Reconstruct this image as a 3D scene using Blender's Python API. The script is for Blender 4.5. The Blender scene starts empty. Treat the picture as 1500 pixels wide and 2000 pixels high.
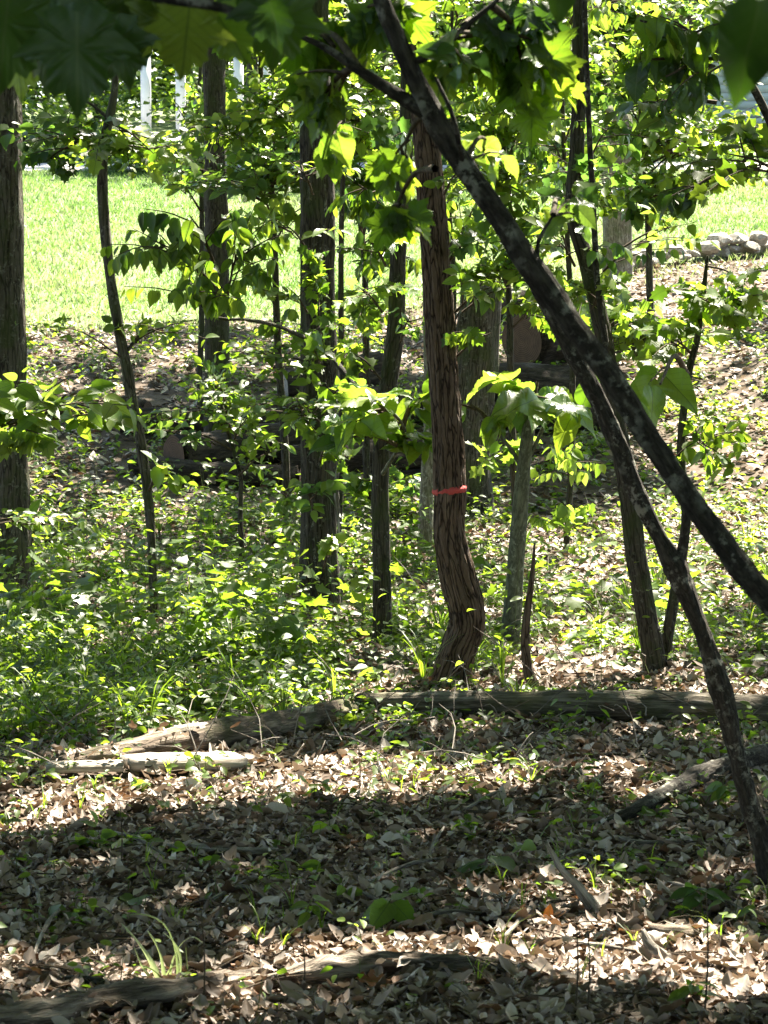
import bpy, math, random
import numpy as np
from mathutils import Vector, Matrix, noise as mnoise

C = bpy.context.scene.collection
SC = bpy.context.scene
rng = np.random.default_rng(11)
random.seed(5)

# ------------------------------------------------------------------ camera
CAM_Z = 2.2
FPX = 4482.0                       # focal length in photo pixels (photo 1500 x 2000)
PITCH = math.atan(500 / FPX)
cd = bpy.data.cameras.new('camera')
cam = bpy.data.objects.new('camera', cd); C.objects.link(cam)
cam.location = (0, 0, CAM_Z); cam.rotation_euler = (math.pi / 2 - PITCH, 0, 0)
cd.sensor_fit = 'HORIZONTAL'; cd.sensor_width = 24.0; cd.lens = 24.0 * FPX / 1500
cd.clip_start = 0.05; cd.clip_end = 1000
cd.dof.use_dof = True; cd.dof.focus_distance = 13.0; cd.dof.aperture_fstop = 13.0
SC.camera = cam

# ------------------------------------------------------------------ sky, sun, exposure
SUN_EL, SUN_AZ = math.radians(56), math.radians(26)          # behind the scene, towards +x
TOSUN = Vector((math.cos(SUN_EL) * math.sin(SUN_AZ), math.cos(SUN_EL) * math.cos(SUN_AZ), math.sin(SUN_EL)))
w = bpy.data.worlds.new('World'); SC.world = w; w.use_nodes = True
wn = w.node_tree.nodes; wn.clear()
sky = wn.new('ShaderNodeTexSky'); sky.sky_type = 'NISHITA'; sky.sun_disc = False
sky.sun_elevation = SUN_EL; sky.sun_rotation = SUN_AZ
bg = wn.new('ShaderNodeBackground'); bg.inputs['Strength'].default_value = 0.06
wo = wn.new('ShaderNodeOutputWorld')
w.node_tree.links.new(sky.outputs[0], bg.inputs[0]); w.node_tree.links.new(bg.outputs[0], wo.inputs[0])
sl = bpy.data.lights.new('sun', 'SUN'); sl.energy = 5.0; sl.angle = math.radians(0.53); sl.color = (1, 0.94, 0.82)
so = bpy.data.objects.new('sun', sl); C.objects.link(so); so.location = (20, 40, 60)
so.rotation_euler = TOSUN.to_track_quat('Z', 'Y').to_euler()
SC.view_settings.view_transform = 'Standard'; SC.view_settings.look = 'None'
SC.view_settings.gamma = 1.0; SC.view_settings.use_curve_mapping = False
SC.view_settings.exposure = 3.1
SC.view_settings.use_white_balance = True; SC.view_settings.white_balance_temperature = 6750; SC.view_settings.white_balance_tint = 10
SC.render.engine = 'CYCLES'
cy = SC.cycles
cy.max_bounces = 9; cy.diffuse_bounces = 6; cy.glossy_bounces = 2; cy.transmission_bounces = 4; cy.transparent_max_bounces = 4
cy.caustics_reflective = False; cy.caustics_refractive = False
cy.sample_clamp_indirect = 6.0

# ------------------------------------------------------------------ pixel <-> world
TP = math.tan(PITCH)
def P(px, py, d):
    """photo pixel at depth d (metres along +y) -> world point"""
    cx = (px - 750) / FPX; up = (1000 - py) / FPX
    yy = math.cos(PITCH) + up * math.sin(PITCH); zz = -math.sin(PITCH) + up * math.cos(PITCH)
    k = d / yy
    return np.array((cx * k, d, CAM_Z + zz * k))
PROF_D = [-6, 0, 4.5, 6, 8, 10, 13, 17, 20, 22, 24, 29, 32, 36, 40, 50, 54, 70, 95, 140, 400]
PROF_Z = [.8, .6, .3, .19, .07, -.03, -.23, -.45, -.40, -.25, .06, .9, 1.2, 1.75, 2.4, 3.98, 4.35, 6.1, 8.2, 10, 14]
def hz(x, y):
    x = np.asarray(x, float); y = np.asarray(y, float)
    z = np.interp(y, PROF_D, PROF_Z)
    z = z + .035 * np.sin(1.3 * x + .7 * y) * np.sin(.9 * y - .6 * x + 1) + .02 * np.sin(3.1 * x - 1.1 * y) * np.sin(2.3 * y + .8)
    z = z + .012 * np.sin(7.3 * x + 2.1 * y) * np.sin(6.1 * y - 1.7 * x)
    side = np.clip((x - 2.2) / 3.0, 0, 1) * np.clip((y - 14) / 6, 0, 1) * np.clip((34 - y) / 6, 0, 1)
    return z + .55 * side * side
def ground_at(px, py):
    """where the view ray through a photo pixel meets the ground"""
    prev = 3.0
    for d in np.concatenate([np.arange(3, 30, .05), np.arange(30, 120, .2)]):
        p = P(px, py, d)
        if p[2] <= float(hz(p[0], p[1])):
            return p
    return P(px, py, 119)
EDGE_PX = [0, 650, 900, 1200, 1500]
EDGE_X = [-7, -.7, 1.2, 3.7, 6.7]; EDGE_D = [32, 32.6, 34, 37, 39.5]
def d_edge(x): return np.interp(x, [-30] + EDGE_X + [30], [32] + EDGE_D + [42])

# ------------------------------------------------------------------ object helpers
def tag(o, label=None, cat=None, group=None, kind=None):
    if label: o['label'] = label
    if cat: o['category'] = cat
    if group: o['group'] = group
    if kind: o['kind'] = kind
    return o
def thing(name, label, cat, base, group=None):
    o = bpy.data.objects.new(name, None); C.objects.link(o)
    o.location = Vector([float(v) for v in base]); o.empty_display_size = .1
    return tag(o, label, cat, group)
def make_mesh(name, V, F, mat, attrs=None, smooth=True):
    V = np.asarray(V, np.float32); F = np.asarray(F, np.int32)
    me = bpy.data.meshes.new(name)
    k = F.shape[1]
    me.vertices.add(len(V)); me.vertices.foreach_set('co', V.ravel())
    me.loops.add(F.size); me.loops.foreach_set('vertex_index', F.ravel())
    me.polygons.add(len(F)); me.polygons.foreach_set('loop_start', np.arange(0, F.size, k, dtype=np.int32))
    if smooth: me.polygons.foreach_set('use_smooth', np.ones(len(F), bool))
    me.update(calc_edges=True)
    for nm, arr in (attrs or {}).items():
        arr = np.asarray(arr, np.float32)
        if arr.ndim == 2:
            a = me.attributes.new(nm, 'FLOAT_VECTOR', 'POINT'); a.data.foreach_set('vector', arr.ravel())
        else:
            a = me.attributes.new(nm, 'FLOAT', 'POINT'); a.data.foreach_set('value', arr)
    if mat: me.materials.append(mat)
    return me
def add(name, me, parent=None, loc=None, kind=None):
    o = bpy.data.objects.new(name, me); C.objects.link(o)
    if parent: o.parent = parent
    if loc is not None: o.location = Vector([float(v) for v in loc])
    if kind: o['kind'] = kind
    return o
def part(name, V, F, mat, parent, attrs=None, kind=None, smooth=True):
    """a part given in WORLD coordinates under a thing's Empty"""
    V = np.asarray(V, float)
    if parent is not None:
        V = V - np.array(parent.matrix_basis.translation)
        if parent.parent is not None: V = V - np.array(parent.parent.matrix_basis.translation)
    return add(name, make_mesh(name, V, F, mat, attrs, smooth), parent, kind=kind)
class Geo:
    def __init__(s): s.V = []; s.F = []; s.A = {}; s.n = 0
    def put(s, V, F, **attrs):
        s.V.append(np.asarray(V, float)); s.F.append(np.asarray(F, int) + s.n); s.n += len(V)
        for k, a in attrs.items(): s.A.setdefault(k, []).append(np.asarray(a, float))
    def get(s): return np.concatenate(s.V), np.concatenate(s.F), {k: np.concatenate(a) for k, a in s.A.items()}

# ------------------------------------------------------------------ tubes (trunks, limbs, logs)
def smooth_path(pts, n):
    pts = np.asarray(pts, float); m = len(pts)
    if m == 2:
        t = np.linspace(0, 1, n)[:, None]; return pts[0] * (1 - t) + pts[1] * t, np.linspace(0, 1, n)
    ext = np.vstack([2 * pts[0] - pts[1], pts, 2 * pts[-1] - pts[-2]])
    u = np.linspace(0, m - 1 - 1e-6, n); i = u.astype(int); f = (u - i)[:, None]
    p0, p1, p2, p3 = ext[i], ext[i + 1], ext[i + 2], ext[i + 3]
    q = .5 * (2 * p1 + (p2 - p0) * f + (2 * p0 - 5 * p1 + 4 * p2 - p3) * f ** 2 + (3 * p1 - p0 - 3 * p2 + p3) * f ** 3)
    return q, u / (m - 1)
def tube(pts, rad, sides=14, rings=30, furrow=0., nf=9, lump=.06, seed=0, cap=True):
    c, u = smooth_path(pts, rings)
    r = np.interp(u, np.linspace(0, 1, len(rad)), rad)
    T = np.gradient(c, axis=0); T /= np.linalg.norm(T, axis=1)[:, None] + 1e-9
    mean = np.abs(T.mean(0)); ref = np.eye(3)[int(np.argmin(mean))]
    A = ref - T * (T @ ref)[:, None]; A /= np.linalg.norm(A, axis=1)[:, None]
    B = np.cross(T, A)
    th = np.linspace(0, 2 * math.pi, sides, endpoint=False)
    L = np.concatenate([[0], np.cumsum(np.linalg.norm(np.diff(c, axis=0), axis=1))])
    ct, st = np.cos(th), np.sin(th)
    rmean = float(r.mean())
    V = np.zeros((rings, sides, 3)); K = np.zeros((rings, sides, 3))
    for i in range(rings):
        for j in range(sides):
            k = r[i]
            v = L[i]
            if lump: k *= 1 + lump * 2 * mnoise.noise((ct[j] * 1.3 + seed, st[j] * 1.3, v * (.5 / rmean) * .35))
            if lump and sides > 12: k *= 1 + lump * .8 * mnoise.noise((ct[j] * 3.1, st[j] * 3.1 + seed, v * (.5 / rmean) * 1.3))
            if furrow:
                q = mnoise.noise((ct[j] * nf * .33 + seed, st[j] * nf * .33, v * (.10 / rmean) * 3.0))
                k += r[i] * furrow * (1 - 3.2 * abs(q))
            V[i, j] = c[i] + (A[i] * ct[j] + B[i] * st[j]) * k
            K[i, j] = (ct[j] * r[i], st[j] * r[i], v)
    V = V.reshape(-1, 3); K = K.reshape(-1, 3)
    ii, jj = np.meshgrid(np.arange(rings - 1), np.arange(sides), indexing='ij')
    a = ii * sides + jj; b = ii * sides + (jj + 1) % sides
    F = np.stack([a, b, b + sides, a + sides], -1).reshape(-1, 4)
    if cap:
        n = len(V)
        V = np.vstack([V, c[:1] - T[:1] * r[0] * .05, c[-1:] + T[-1:] * r[-1] * .3])
        K = np.vstack([K, [[0, 0, 0]], [[0, 0, L[-1]]]])
        j = np.arange(sides)
        F = np.vstack([F, np.stack([j, (j + 1) % sides * 0 + n, (j + 1) % sides * 0 + n, (j + 1) % sides], -1)[:, [0, 1, 3, 3]] if False else
                       np.stack([np.full(sides, n), (j + 1) % sides, j, j], -1)[:, :4],
                       np.stack([np.full(sides, n + 1), (rings - 1) * sides + j, (rings - 1) * sides + (j + 1) % sides, (rings - 1) * sides + (j + 1) % sides], -1)])
        # degenerate quads -> make proper by triangulating everything
        quad = F[:len(F) - 2 * sides]
        tri = np.vstack([quad[:, [0, 1, 2]], quad[:, [0, 2, 3]], F[len(F) - 2 * sides:, :3]])
        F = tri
    else:
        F = np.vstack([F[:, [0, 1, 2]], F[:, [0, 2, 3]]])
    return V, F, K
def disc(center, axis, r, sides=20, seed=0, rough=.05):
    axis = np.asarray(axis, float); axis /= np.linalg.norm(axis)
    ref = np.array((0, 0, 1.)) if abs(axis[2]) < .8 else np.array((1., 0, 0))
    A = np.cross(ref, axis); A /= np.linalg.norm(A); B = np.cross(axis, A)
    V = [np.asarray(center, float)]; K = [(0, 0, 0)]
    for rr in (.5, 1.0):
        for j in range(sides):
            t = 2 * math.pi * j / sides
            k = r * rr * (1 + rough * mnoise.noise((math.cos(t) * 2 + seed, math.sin(t) * 2, 0)))
            V.append(center + (A * math.cos(t) + B * math.sin(t)) * k + axis * rough * .3 * r * mnoise.noise((j * .9, seed, rr)))
            K.append((math.cos(t) * rr * r, math.sin(t) * rr * r, 0))
    F = []
    for j in range(sides):
        k = (j + 1) % sides
        F += [(0, 1 + j, 1 + k), (1 + j, 1 + sides + j, 1 + sides + k), (1 + j, 1 + sides + k, 1 + k)]
    return np.array(V), np.array(F), np.array(K)

# ------------------------------------------------------------------ materials
def nodes(name):
    m = bpy.data.materials.new(name); m.use_nodes = True
    t = m.node_tree; t.nodes.clear()
    out = t.nodes.new('ShaderNodeOutputMaterial')
    return m, t, out
def ramp(t, fac, cols):
    r = t.nodes.new('ShaderNodeValToRGB'); e = r.color_ramp.elements
    while len(e) < len(cols): e.new(.5)
    for k, (p, c) in enumerate(cols): e[k].position = p; e[k].color = (*c, 1)
    t.links.new(fac, r.inputs[0]); return r.outputs[0]
def math_n(t, op, a, b=None, c=None):
    n = t.nodes.new('ShaderNodeMath'); n.operation = op
    for i, v in enumerate((a, b, c)):
        if v is None: continue
        if isinstance(v, (int, float)): n.inputs[i].default_value = v
        else: t.links.new(v, n.inputs[i])
    return n.outputs[0]
def noise_n(t, vec, scale, detail=4, rough=.6):
    n = t.nodes.new('ShaderNodeTexNoise'); n.inputs['Scale'].default_value = scale
    n.inputs['Detail'].default_value = detail; n.inputs['Roughness'].default_value = rough
    if vec is not None: t.links.new(vec, n.inputs['Vector'])
    return n.outputs['Fac']
def mixc(t, fac, a, b, mode='MIX'):
    n = t.nodes.new('ShaderNodeMix'); n.data_type = 'RGBA'; n.blend_type = mode
    for sock, v in ((n.inputs[0], fac), (n.inputs[6], a), (n.inputs[7], b)):
        if isinstance(v, (int, float)): sock.default_value = v
        elif isinstance(v, tuple): sock.default_value = (*v, 1)
        else: t.links.new(v, sock)
    return n.outputs[2]
def leaf_mat(name, cols, trans, tmix=.45, rough=.38, spec=.5, objrand=False, veins=False):
    """thin leaf: glossy upper skin + light let through; colour varies leaf by leaf"""
    m, t, out = nodes(name)
    if objrand:
        oi = t.nodes.new('ShaderNodeObjectInfo'); rnd = oi.outputs['Random']
    else:
        a = t.nodes.new('ShaderNodeAttribute'); a.attribute_name = 'tint'; rnd = a.outputs['Fac']
    n = len(cols)
    c = ramp(t, rnd, [(i / (n - 1), k) for i, k in enumerate(cols)])
    tc = ramp(t, rnd, [(i / (n - 1), k) for i, k in enumerate(trans)])
    bump = None
    if veins:
        co = t.nodes.new('ShaderNodeTexCoord').outputs['Object']
        sx = t.nodes.new('ShaderNodeSeparateXYZ'); t.links.new(co, sx.inputs[0])
        ax = math_n(t, 'ABSOLUTE', sx.outputs[0])
        mid = math_n(t, 'LESS_THAN', ax, .012)
        s = math_n(t, 'SUBTRACT', math_n(t, 'MULTIPLY', sx.outputs[1], 7.5), math_n(t, 'MULTIPLY', ax, 6.0))
        fr = math_n(t, 'FRACT', s)
        side = math_n(t, 'LESS_THAN', fr, .09)
        vein = math_n(t, 'MAXIMUM', mid, math_n(t, 'MULTIPLY', side, .55))
        blot = noise_n(t, co, 3.0, 3)
        c = mixc(t, math_n(t, 'MULTIPLY', vein, .35), c, (.16, .22, .07))
        tc = mixc(t, math_n(t, 'MULTIPLY', vein, .8), tc, (.06, .11, .015))
        tc = mixc(t, math_n(t, 'MULTIPLY', blot, .4), tc, mixc(t, 1.0, tc, (.55, .7, .4), 'MULTIPLY'))
        b = t.nodes.new('ShaderNodeBump'); b.inputs['Strength'].default_value = .25; b.inputs['Distance'].default_value = .02
        t.links.new(vein, b.inputs['Height']); bump = b.outputs[0]
    p = t.nodes.new('ShaderNodeBsdfPrincipled'); t.links.new(c, p.inputs['Base Color'])
    p.inputs['Roughness'].default_value = rough; p.inputs['Specular IOR Level'].default_value = spec
    tr = t.nodes.new('ShaderNodeBsdfTranslucent'); t.links.new(tc, tr.inputs['Color'])
    if bump is not None: t.links.new(bump, p.inputs['Normal'])
    mx = t.nodes.new('ShaderNodeMixShader'); mx.inputs[0].default_value = tmix
    t.links.new(p.outputs[0], mx.inputs[1]); t.links.new(tr.outputs[0], mx.inputs[2]); t.links.new(mx.outputs[0], out.inputs[0])
    return m
def bark_mat(name, dark, mid, light, lichen=None, lich_amt=.5, stretch=.16, scale=30, bump=.6, moss=None, plates=0):
    m, t, out = nodes(name)
    a = t.nodes.new('ShaderNodeAttribute'); a.attribute_name = 'barkco'; v0 = a.outputs['Vector']
    mp = t.nodes.new('ShaderNodeVectorMath'); mp.operation = 'MULTIPLY'; t.links.new(v0, mp.inputs[0]); mp.inputs[1].default_value = (1, 1, stretch)
    v = mp.outputs[0]
    n1 = noise_n(t, v, scale, 6, .65)
    n2 = noise_n(t, v, scale * 2.7, 4, .6)
    rg = math_n(t, 'ABSOLUTE', math_n(t, 'SUBTRACT', n1, .5))
    hgt = math_n(t, 'ADD', math_n(t, 'MULTIPLY', rg, 3.2), math_n(t, 'MULTIPLY', n2, .35))
    if plates:
        mp2 = t.nodes.new('ShaderNodeVectorMath'); mp2.operation = 'MULTIPLY_ADD'; t.links.new(v0, mp2.inputs[0]); mp2.inputs[1].default_value = (1, 1, .085)
        nv = t.nodes.new('ShaderNodeTexNoise'); nv.inputs['Scale'].default_value = 30; t.links.new(v, nv.inputs['Vector'])
        sc_ = t.nodes.new('ShaderNodeVectorMath'); sc_.operation = 'SCALE'; t.links.new(nv.outputs['Color'], sc_.inputs[0]); sc_.inputs[3].default_value = .034; t.links.new(sc_.outputs[0], mp2.inputs[2])
        vo = t.nodes.new('ShaderNodeTexVoronoi'); vo.feature = 'DISTANCE_TO_EDGE'; vo.inputs['Scale'].default_value = plates; t.links.new(mp2.outputs[0], vo.inputs['Vector'])
        ed = t.nodes.new('ShaderNodeClamp'); t.links.new(math_n(t, 'ADD', math_n(t, 'MULTIPLY', vo.outputs['Distance'], 6.0), .22), ed.inputs[0])
        hgt = math_n(t, 'MULTIPLY', math_n(t, 'ADD', math_n(t, 'MULTIPLY', hgt, .55), .42), ed.outputs[0])
    c = ramp(t, hgt, [(.14, dark), (.4, mid), (.95, light)])
    if lichen:
        f = noise_n(t, v0, 34, 5, .65)
        f2 = math_n(t, 'MULTIPLY', math_n(t, 'SUBTRACT', f, .95 - lich_amt), 12); f2n = t.nodes.new('ShaderNodeClamp'); t.links.new(f2, f2n.inputs[0])
        f3 = t.nodes.new('ShaderNodeClamp'); t.links.new(math_n(t, 'MULTIPLY', math_n(t, 'SUBTRACT', noise_n(t, v0, 9, 3, .6), .47), 8), f3.inputs[0])
        c = mixc(t, math_n(t, 'MULTIPLY', math_n(t, 'MULTIPLY', f2n.outputs[0], f3.outputs[0]), .85), c, lichen)
    if moss:
        g = noise_n(t, v0, 3.5, 4, .6)
        g2 = t.nodes.new('ShaderNodeClamp'); t.links.new(math_n(t, 'MULTIPLY', math_n(t, 'SUBTRACT', g, .47), 7), g2.inputs[0])
        c = mixc(t, math_n(t, 'MULTIPLY', g2.outputs[0], .65), c, moss)
    p = t.nodes.new('ShaderNodeBsdfPrincipled'); p.inputs['Roughness'].default_value = .9; p.inputs['Specular IOR Level'].default_value = .25
    t.links.new(c, p.inputs['Base Color'])
    b = t.nodes.new('ShaderNodeBump'); b.inputs['Strength'].default_value = bump; b.inputs['Distance'].default_value = .02
    t.links.new(hgt, b.inputs['Height']); t.links.new(b.outputs[0], p.inputs['Normal'])
    t.links.new(p.outputs[0], out.inputs[0]); return m
def simple_mat(name, cols, scale=4, detail=5, rough=.9, bump=.3, dist=.02, spec=.3, coord='Object'):
    m, t, out = nodes(name)
    co = t.nodes.new('ShaderNodeTexCoord').outputs[coord]
    f = noise_n(t, co, scale, detail, .65)
    n = len(cols)
    c = ramp(t, f, [(.3 + .4 * i / max(1, n - 1), k) for i, k in enumerate(cols)])
    p = t.nodes.new('ShaderNodeBsdfPrincipled'); p.inputs['Roughness'].default_value = rough; p.inputs['Specular IOR Level'].default_value = spec
    t.links.new(c, p.inputs['Base Color'])
    f2 = noise_n(t, co, scale * 5, 4, .6)
    b = t.nodes.new('ShaderNodeBump'); b.inputs['Strength'].default_value = bump; b.inputs['Distance'].default_value = dist
    t.links.new(f2, b.inputs['Height']); t.links.new(b.outputs[0], p.inputs['Normal'])
    t.links.new(p.outputs[0], out.inputs[0]); return m

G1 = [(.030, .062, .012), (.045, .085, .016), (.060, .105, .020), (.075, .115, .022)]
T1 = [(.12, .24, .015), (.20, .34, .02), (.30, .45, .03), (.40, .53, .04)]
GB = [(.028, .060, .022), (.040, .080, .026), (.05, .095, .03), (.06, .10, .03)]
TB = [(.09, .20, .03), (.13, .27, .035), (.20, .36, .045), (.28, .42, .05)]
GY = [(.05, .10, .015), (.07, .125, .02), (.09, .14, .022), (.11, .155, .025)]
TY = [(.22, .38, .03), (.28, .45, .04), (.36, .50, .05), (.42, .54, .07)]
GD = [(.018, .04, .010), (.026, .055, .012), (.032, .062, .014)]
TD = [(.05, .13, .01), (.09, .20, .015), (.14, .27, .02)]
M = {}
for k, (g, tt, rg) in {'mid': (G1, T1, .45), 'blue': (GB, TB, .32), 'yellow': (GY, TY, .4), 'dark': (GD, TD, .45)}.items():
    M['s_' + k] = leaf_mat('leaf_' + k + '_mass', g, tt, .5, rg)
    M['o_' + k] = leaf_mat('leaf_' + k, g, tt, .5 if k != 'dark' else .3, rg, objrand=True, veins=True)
M['canopy'] = leaf_mat('canopy_leaf', G1, T1, .35, .4)
M['farleaf'] = leaf_mat('far_leaf', G1, T1, .42, .4)
M['grass'] = leaf_mat('grass_blade', [(.045, .095, .025), (.065, .12, .035), (.09, .14, .045), (.16, .17, .085)], [(.15, .29, .05), (.20, .34, .07), (.24, .36, .09), (.30, .34, .15)], .4, .5, .3)
LIT = [(.05, .030, .019), (.13, .09, .062), (.24, .178, .14), (.34, .272, .228), (.47, .415, .37), (.16, .09, .055)]
LTR = [(.05, .02, .008), (.10, .06, .03), (.15, .10, .06), (.18, .13, .08), (.2, .16, .11), (.16, .07, .02)]
M['litter'] = leaf_mat('dead_leaf_mass', LIT, LTR, .15, .6, .3)
M['o_litter'] = leaf_mat('dead_leaf', LIT, LTR, .15, .55, .35, objrand=True, veins=True)
M['o_rust'] = leaf_mat('rust_dead_leaf', [(.16, .055, .02), (.20, .07, .025)], [(.12, .03, .01), (.12, .03, .01)], .12, .5, .4, objrand=True, veins=True)
M['o_orange'] = leaf_mat('orange_dead_leaf', [(.42, .13, .025), (.46, .16, .03)], [(.4, .12, .02), (.4, .12, .02)], .25, .5, .3, objrand=True, veins=True)
M['bark_brown'] = bark_mat('bark_furrowed_brown', (.016, .010, .007), (.085, .055, .038), (.20, .145, .105), None, stretch=.22, scale=34, bump=1.0, plates=44)
M['bark_dark'] = bark_mat('bark_dark', (.012, .010, .007), (.040, .033, .025), (.092, .079, .062), (.15, .15, .12), .40, stretch=.2, scale=30, bump=.8, moss=(.04, .055, .015), plates=40)
M['bark_grey'] = bark_mat('bark_grey', (.018, .015, .011), (.062, .054, .042), (.135, .12, .098), (.20, .20, .165), .42, stretch=.2, scale=28, bump=.8, moss=(.05, .065, .02), plates=34)
M['bark_black'] = bark_mat('bark_sapling_dark', (.012, .010, .008), (.038, .033, .026), (.085, .076, .062), (.24, .24, .20), .45, stretch=.3, scale=40, bump=.6)
M['bark_pale'] = bark_mat('bark_pale', (.07, .06, .045), (.20, .18, .14), (.36, .34, .28), (.40, .41, .36), .42, stretch=.22, scale=22, bump=.5, moss=(.09, .11, .04))
M['bark_smooth'] = bark_mat('bark_smooth_grey_green', (.05, .05, .035), (.11, .115, .08), (.18, .18, .13), (.26, .27, .21), .42, stretch=.35, scale=22, bump=.25)
M['deadwood'] = bark_mat('weathered_wood', (.06, .05, .042), (.26, .235, .20), (.46, .43, .38), None, stretch=.07, scale=34, bump=.6)
M['rotpale'] = bark_mat('weathered_split_wood', (.04, .03, .022), (.17, .14, .11), (.38, .34, .29), None, stretch=.10, scale=20, bump=1.0)
M['rotten'] = bark_mat('rotten_wood', (.03, .022, .015), (.13, .10, .075), (.30, .25, .20), None, stretch=.10, scale=26, bump=.8, moss=(.06, .07, .025))
M['greylog'] = bark_mat('weathered_grey_log', (.03, .024, .017), (.11, .095, .072), (.27, .245, .20), None, stretch=.09, scale=26, bump=.8, moss=(.07, .075, .03))
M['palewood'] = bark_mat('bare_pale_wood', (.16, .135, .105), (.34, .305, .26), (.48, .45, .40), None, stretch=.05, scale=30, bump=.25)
M['bark_log'] = bark_mat('felled_log_bark', (.012, .009, .007), (.045, .034, .026), (.10, .08, .062), None, stretch=.2, scale=14, bump=.8)
M['twig'] = bark_mat('twig_bark', (.03, .022, .014), (.08, .06, .04), (.14, .11, .08), None, stretch=.4, scale=60, bump=.2)
M['stem'] = simple_mat('green_stem', [(.06, .09, .02), (.10, .12, .04)], 8, 2, .6, .1)
M['soil'] = simple_mat('forest_soil', [(.025, .017, .011), (.06, .042, .028), (.12, .09, .065)], 3.5, 8, .95, .6, .03)
M['lawn'] = simple_mat('lawn_turf', [(.06, .10, .03), (.085, .125, .04), (.15, .15, .075)], 1.6, 8, .9, .4, .03)
M['drive'] = simple_mat('pale_gravel', [(.34, .31, .28), (.44, .40, .37), (.52, .49, .45)], 3, 8, .95, .4, .02)
M['redpaint'] = simple_mat('red_marking', [(.34, .035, .035), (.52, .085, .075), (.42, .05, .05)], 40, 4, .8, .4, .01)
M['stone'] = simple_mat('field_stone', [(.13, .115, .095), (.33, .30, .26), (.50, .47, .43)], 9, 7, .9, .5, .03)
def ring_mat(name, a, b, rim):
    m, t, out = nodes(name)
    at = t.nodes.new('ShaderNodeAttribute'); at.attribute_name = 'barkco'
    ln = t.nodes.new('ShaderNodeVectorMath'); ln.operation = 'LENGTH'; t.links.new(at.outputs['Vector'], ln.inputs[0])
    nz = noise_n(t, at.outputs['Vector'], 9, 4)
    d = math_n(t, 'ADD', ln.outputs['Value'], math_n(t, 'MULTIPLY', nz, .03))
    s = math_n(t, 'SINE', math_n(t, 'MULTIPLY', d, 260))
    c = ramp(t, math_n(t, 'ADD', math_n(t, 'MULTIPLY', s, .25), nz), [(.2, a), (.8, b)])
    p = t.nodes.new('ShaderNodeBsdfPrincipled'); p.inputs['Roughness'].default_value = .9; t.links.new(c, p.inputs['Base Color'])
    t.links.new(p.outputs[0], out.inputs[0]); return m
M['cut_brown'] = ring_mat('cut_end_brown', (.05, .028, .017), (.12, .07, .045), None)
M['cut_grey'] = ring_mat('cut_end_grey', (.20, .17, .14), (.33, .29, .25), None)

# ------------------------------------------------------------------ leaf shapes
def leaf_shape(outline, center, fold=.2, curl=.25, twist=.0, wav=.0, sub=0):
    """right half outline, base to tip -> fan of triangles about the midrib point, folded and curled"""
    R = [(x, y) for x, y in outline]; Lf = [(-x, y) for x, y in reversed(outline) if abs(x) > 1e-6]
    pts = R + Lf
    V = [(0, center)] + pts; n = len(pts)
    F = [(0, 1 + i, 1 + (i + 1) % n) for i in range(n)]
    for _ in range(sub):
        cache = {}; G_ = []
        def mid(a, b):
            k = (min(a, b), max(a, b))
            if k not in cache: V.append(((V[a][0] + V[b][0]) / 2, (V[a][1] + V[b][1]) / 2)); cache[k] = len(V) - 1
            return cache[k]
        for a, b, c in F:
            ab, bc, ca = mid(a, b), mid(b, c), mid(c, a); G_ += [(a, ab, ca), (ab, b, bc), (ca, bc, c), (ab, bc, ca)]
        F = G_
    V = np.array([(x, y, 0.) for x, y in V])
    x, y = V[:, 0].copy(), V[:, 1].copy()
    V[:, 2] = np.abs(x) * fold - curl * y * y + wav * np.sin(y * 9 + x * 5) + twist * x * y
    if sub: V[:, 2] += .035 * np.abs(np.sin((y - .8 * np.abs(x)) * 23)) * np.clip(np.abs(x) * 6, 0, 1) + .05 * np.sin(y * 5 + x * 7 + fold * 20)
    return V, np.array(F)
OV = [(0, 0), (.13, .08), (.24, .28), (.25, .48), (.16, .74), (0, 1)]
OV2 = [(0, 0), (.20, .06), (.31, .25), (.30, .48), (.18, .75), (0, 1)]
MAPLE = [(0, .02), (.14, -.04), (.40, .02), (.34, .18), (.62, .42), (.40, .46), (.30, .56), (.27, .80), (.12, .76), (0, 1.0)]
TRI = [(0, .03), (.25, 0), (.44, .24), (.28, .36), (.34, .62), (.16, .66), (0, 1.0)]
OVD = [(0, 0), (.07, .03), (.17, .10), (.25, .22), (.29, .36), (.27, .52), (.21, .68), (.12, .84), (.05, .94), (0, 1)]
OAKD = [(0, 0), (.04, .08), (.15, .17), (.17, .24), (.09, .30), (.13, .36), (.27, .44), (.28, .52), (.15, .56), (.16, .62), (.26, .72), (.22, .80), (.11, .82), (.08, .93), (0, 1)]
OVB = [(0, 0), (.07, -.03), (.17, -.01), (.27, .08), (.33, .22), (.33, .38), (.28, .55), (.19, .72), (.09, .87), (.03, .96), (0, 1.03)]
MAPLE2 = [(0, .02), (.08, -.05), (.20, -.06), (.30, -.01), (.43, .02), (.38, .10), (.36, .19), (.46, .27), (.55, .33), (.66, .44), (.55, .44), (.49, .50), (.40, .48), (.30, .54), (.31, .64), (.34, .72), (.28, .76), (.24, .83), (.14, .78), (.10, .88), (.05, .95), (0, 1.05)]
TRI2 = [(0, .03), (.12, -.03), (.27, -.01), (.38, .10), (.47, .26), (.38, .30), (.28, .38), (.31, .50), (.36, .62), (.25, .66), (.15, .68), (.09, .82), (0, 1.02)]
OAK = [(0, 0), (.07, .12), (.20, .22), (.10, .34), (.28, .48), (.14, .58), (.26, .76), (.12, .84), (0, 1)]
SMALL = [(0, 0), (.24, .33), (.20, .62), (0, 1)]
DIA = [(0, 0), (.27, .45), (0, 1)]
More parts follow.
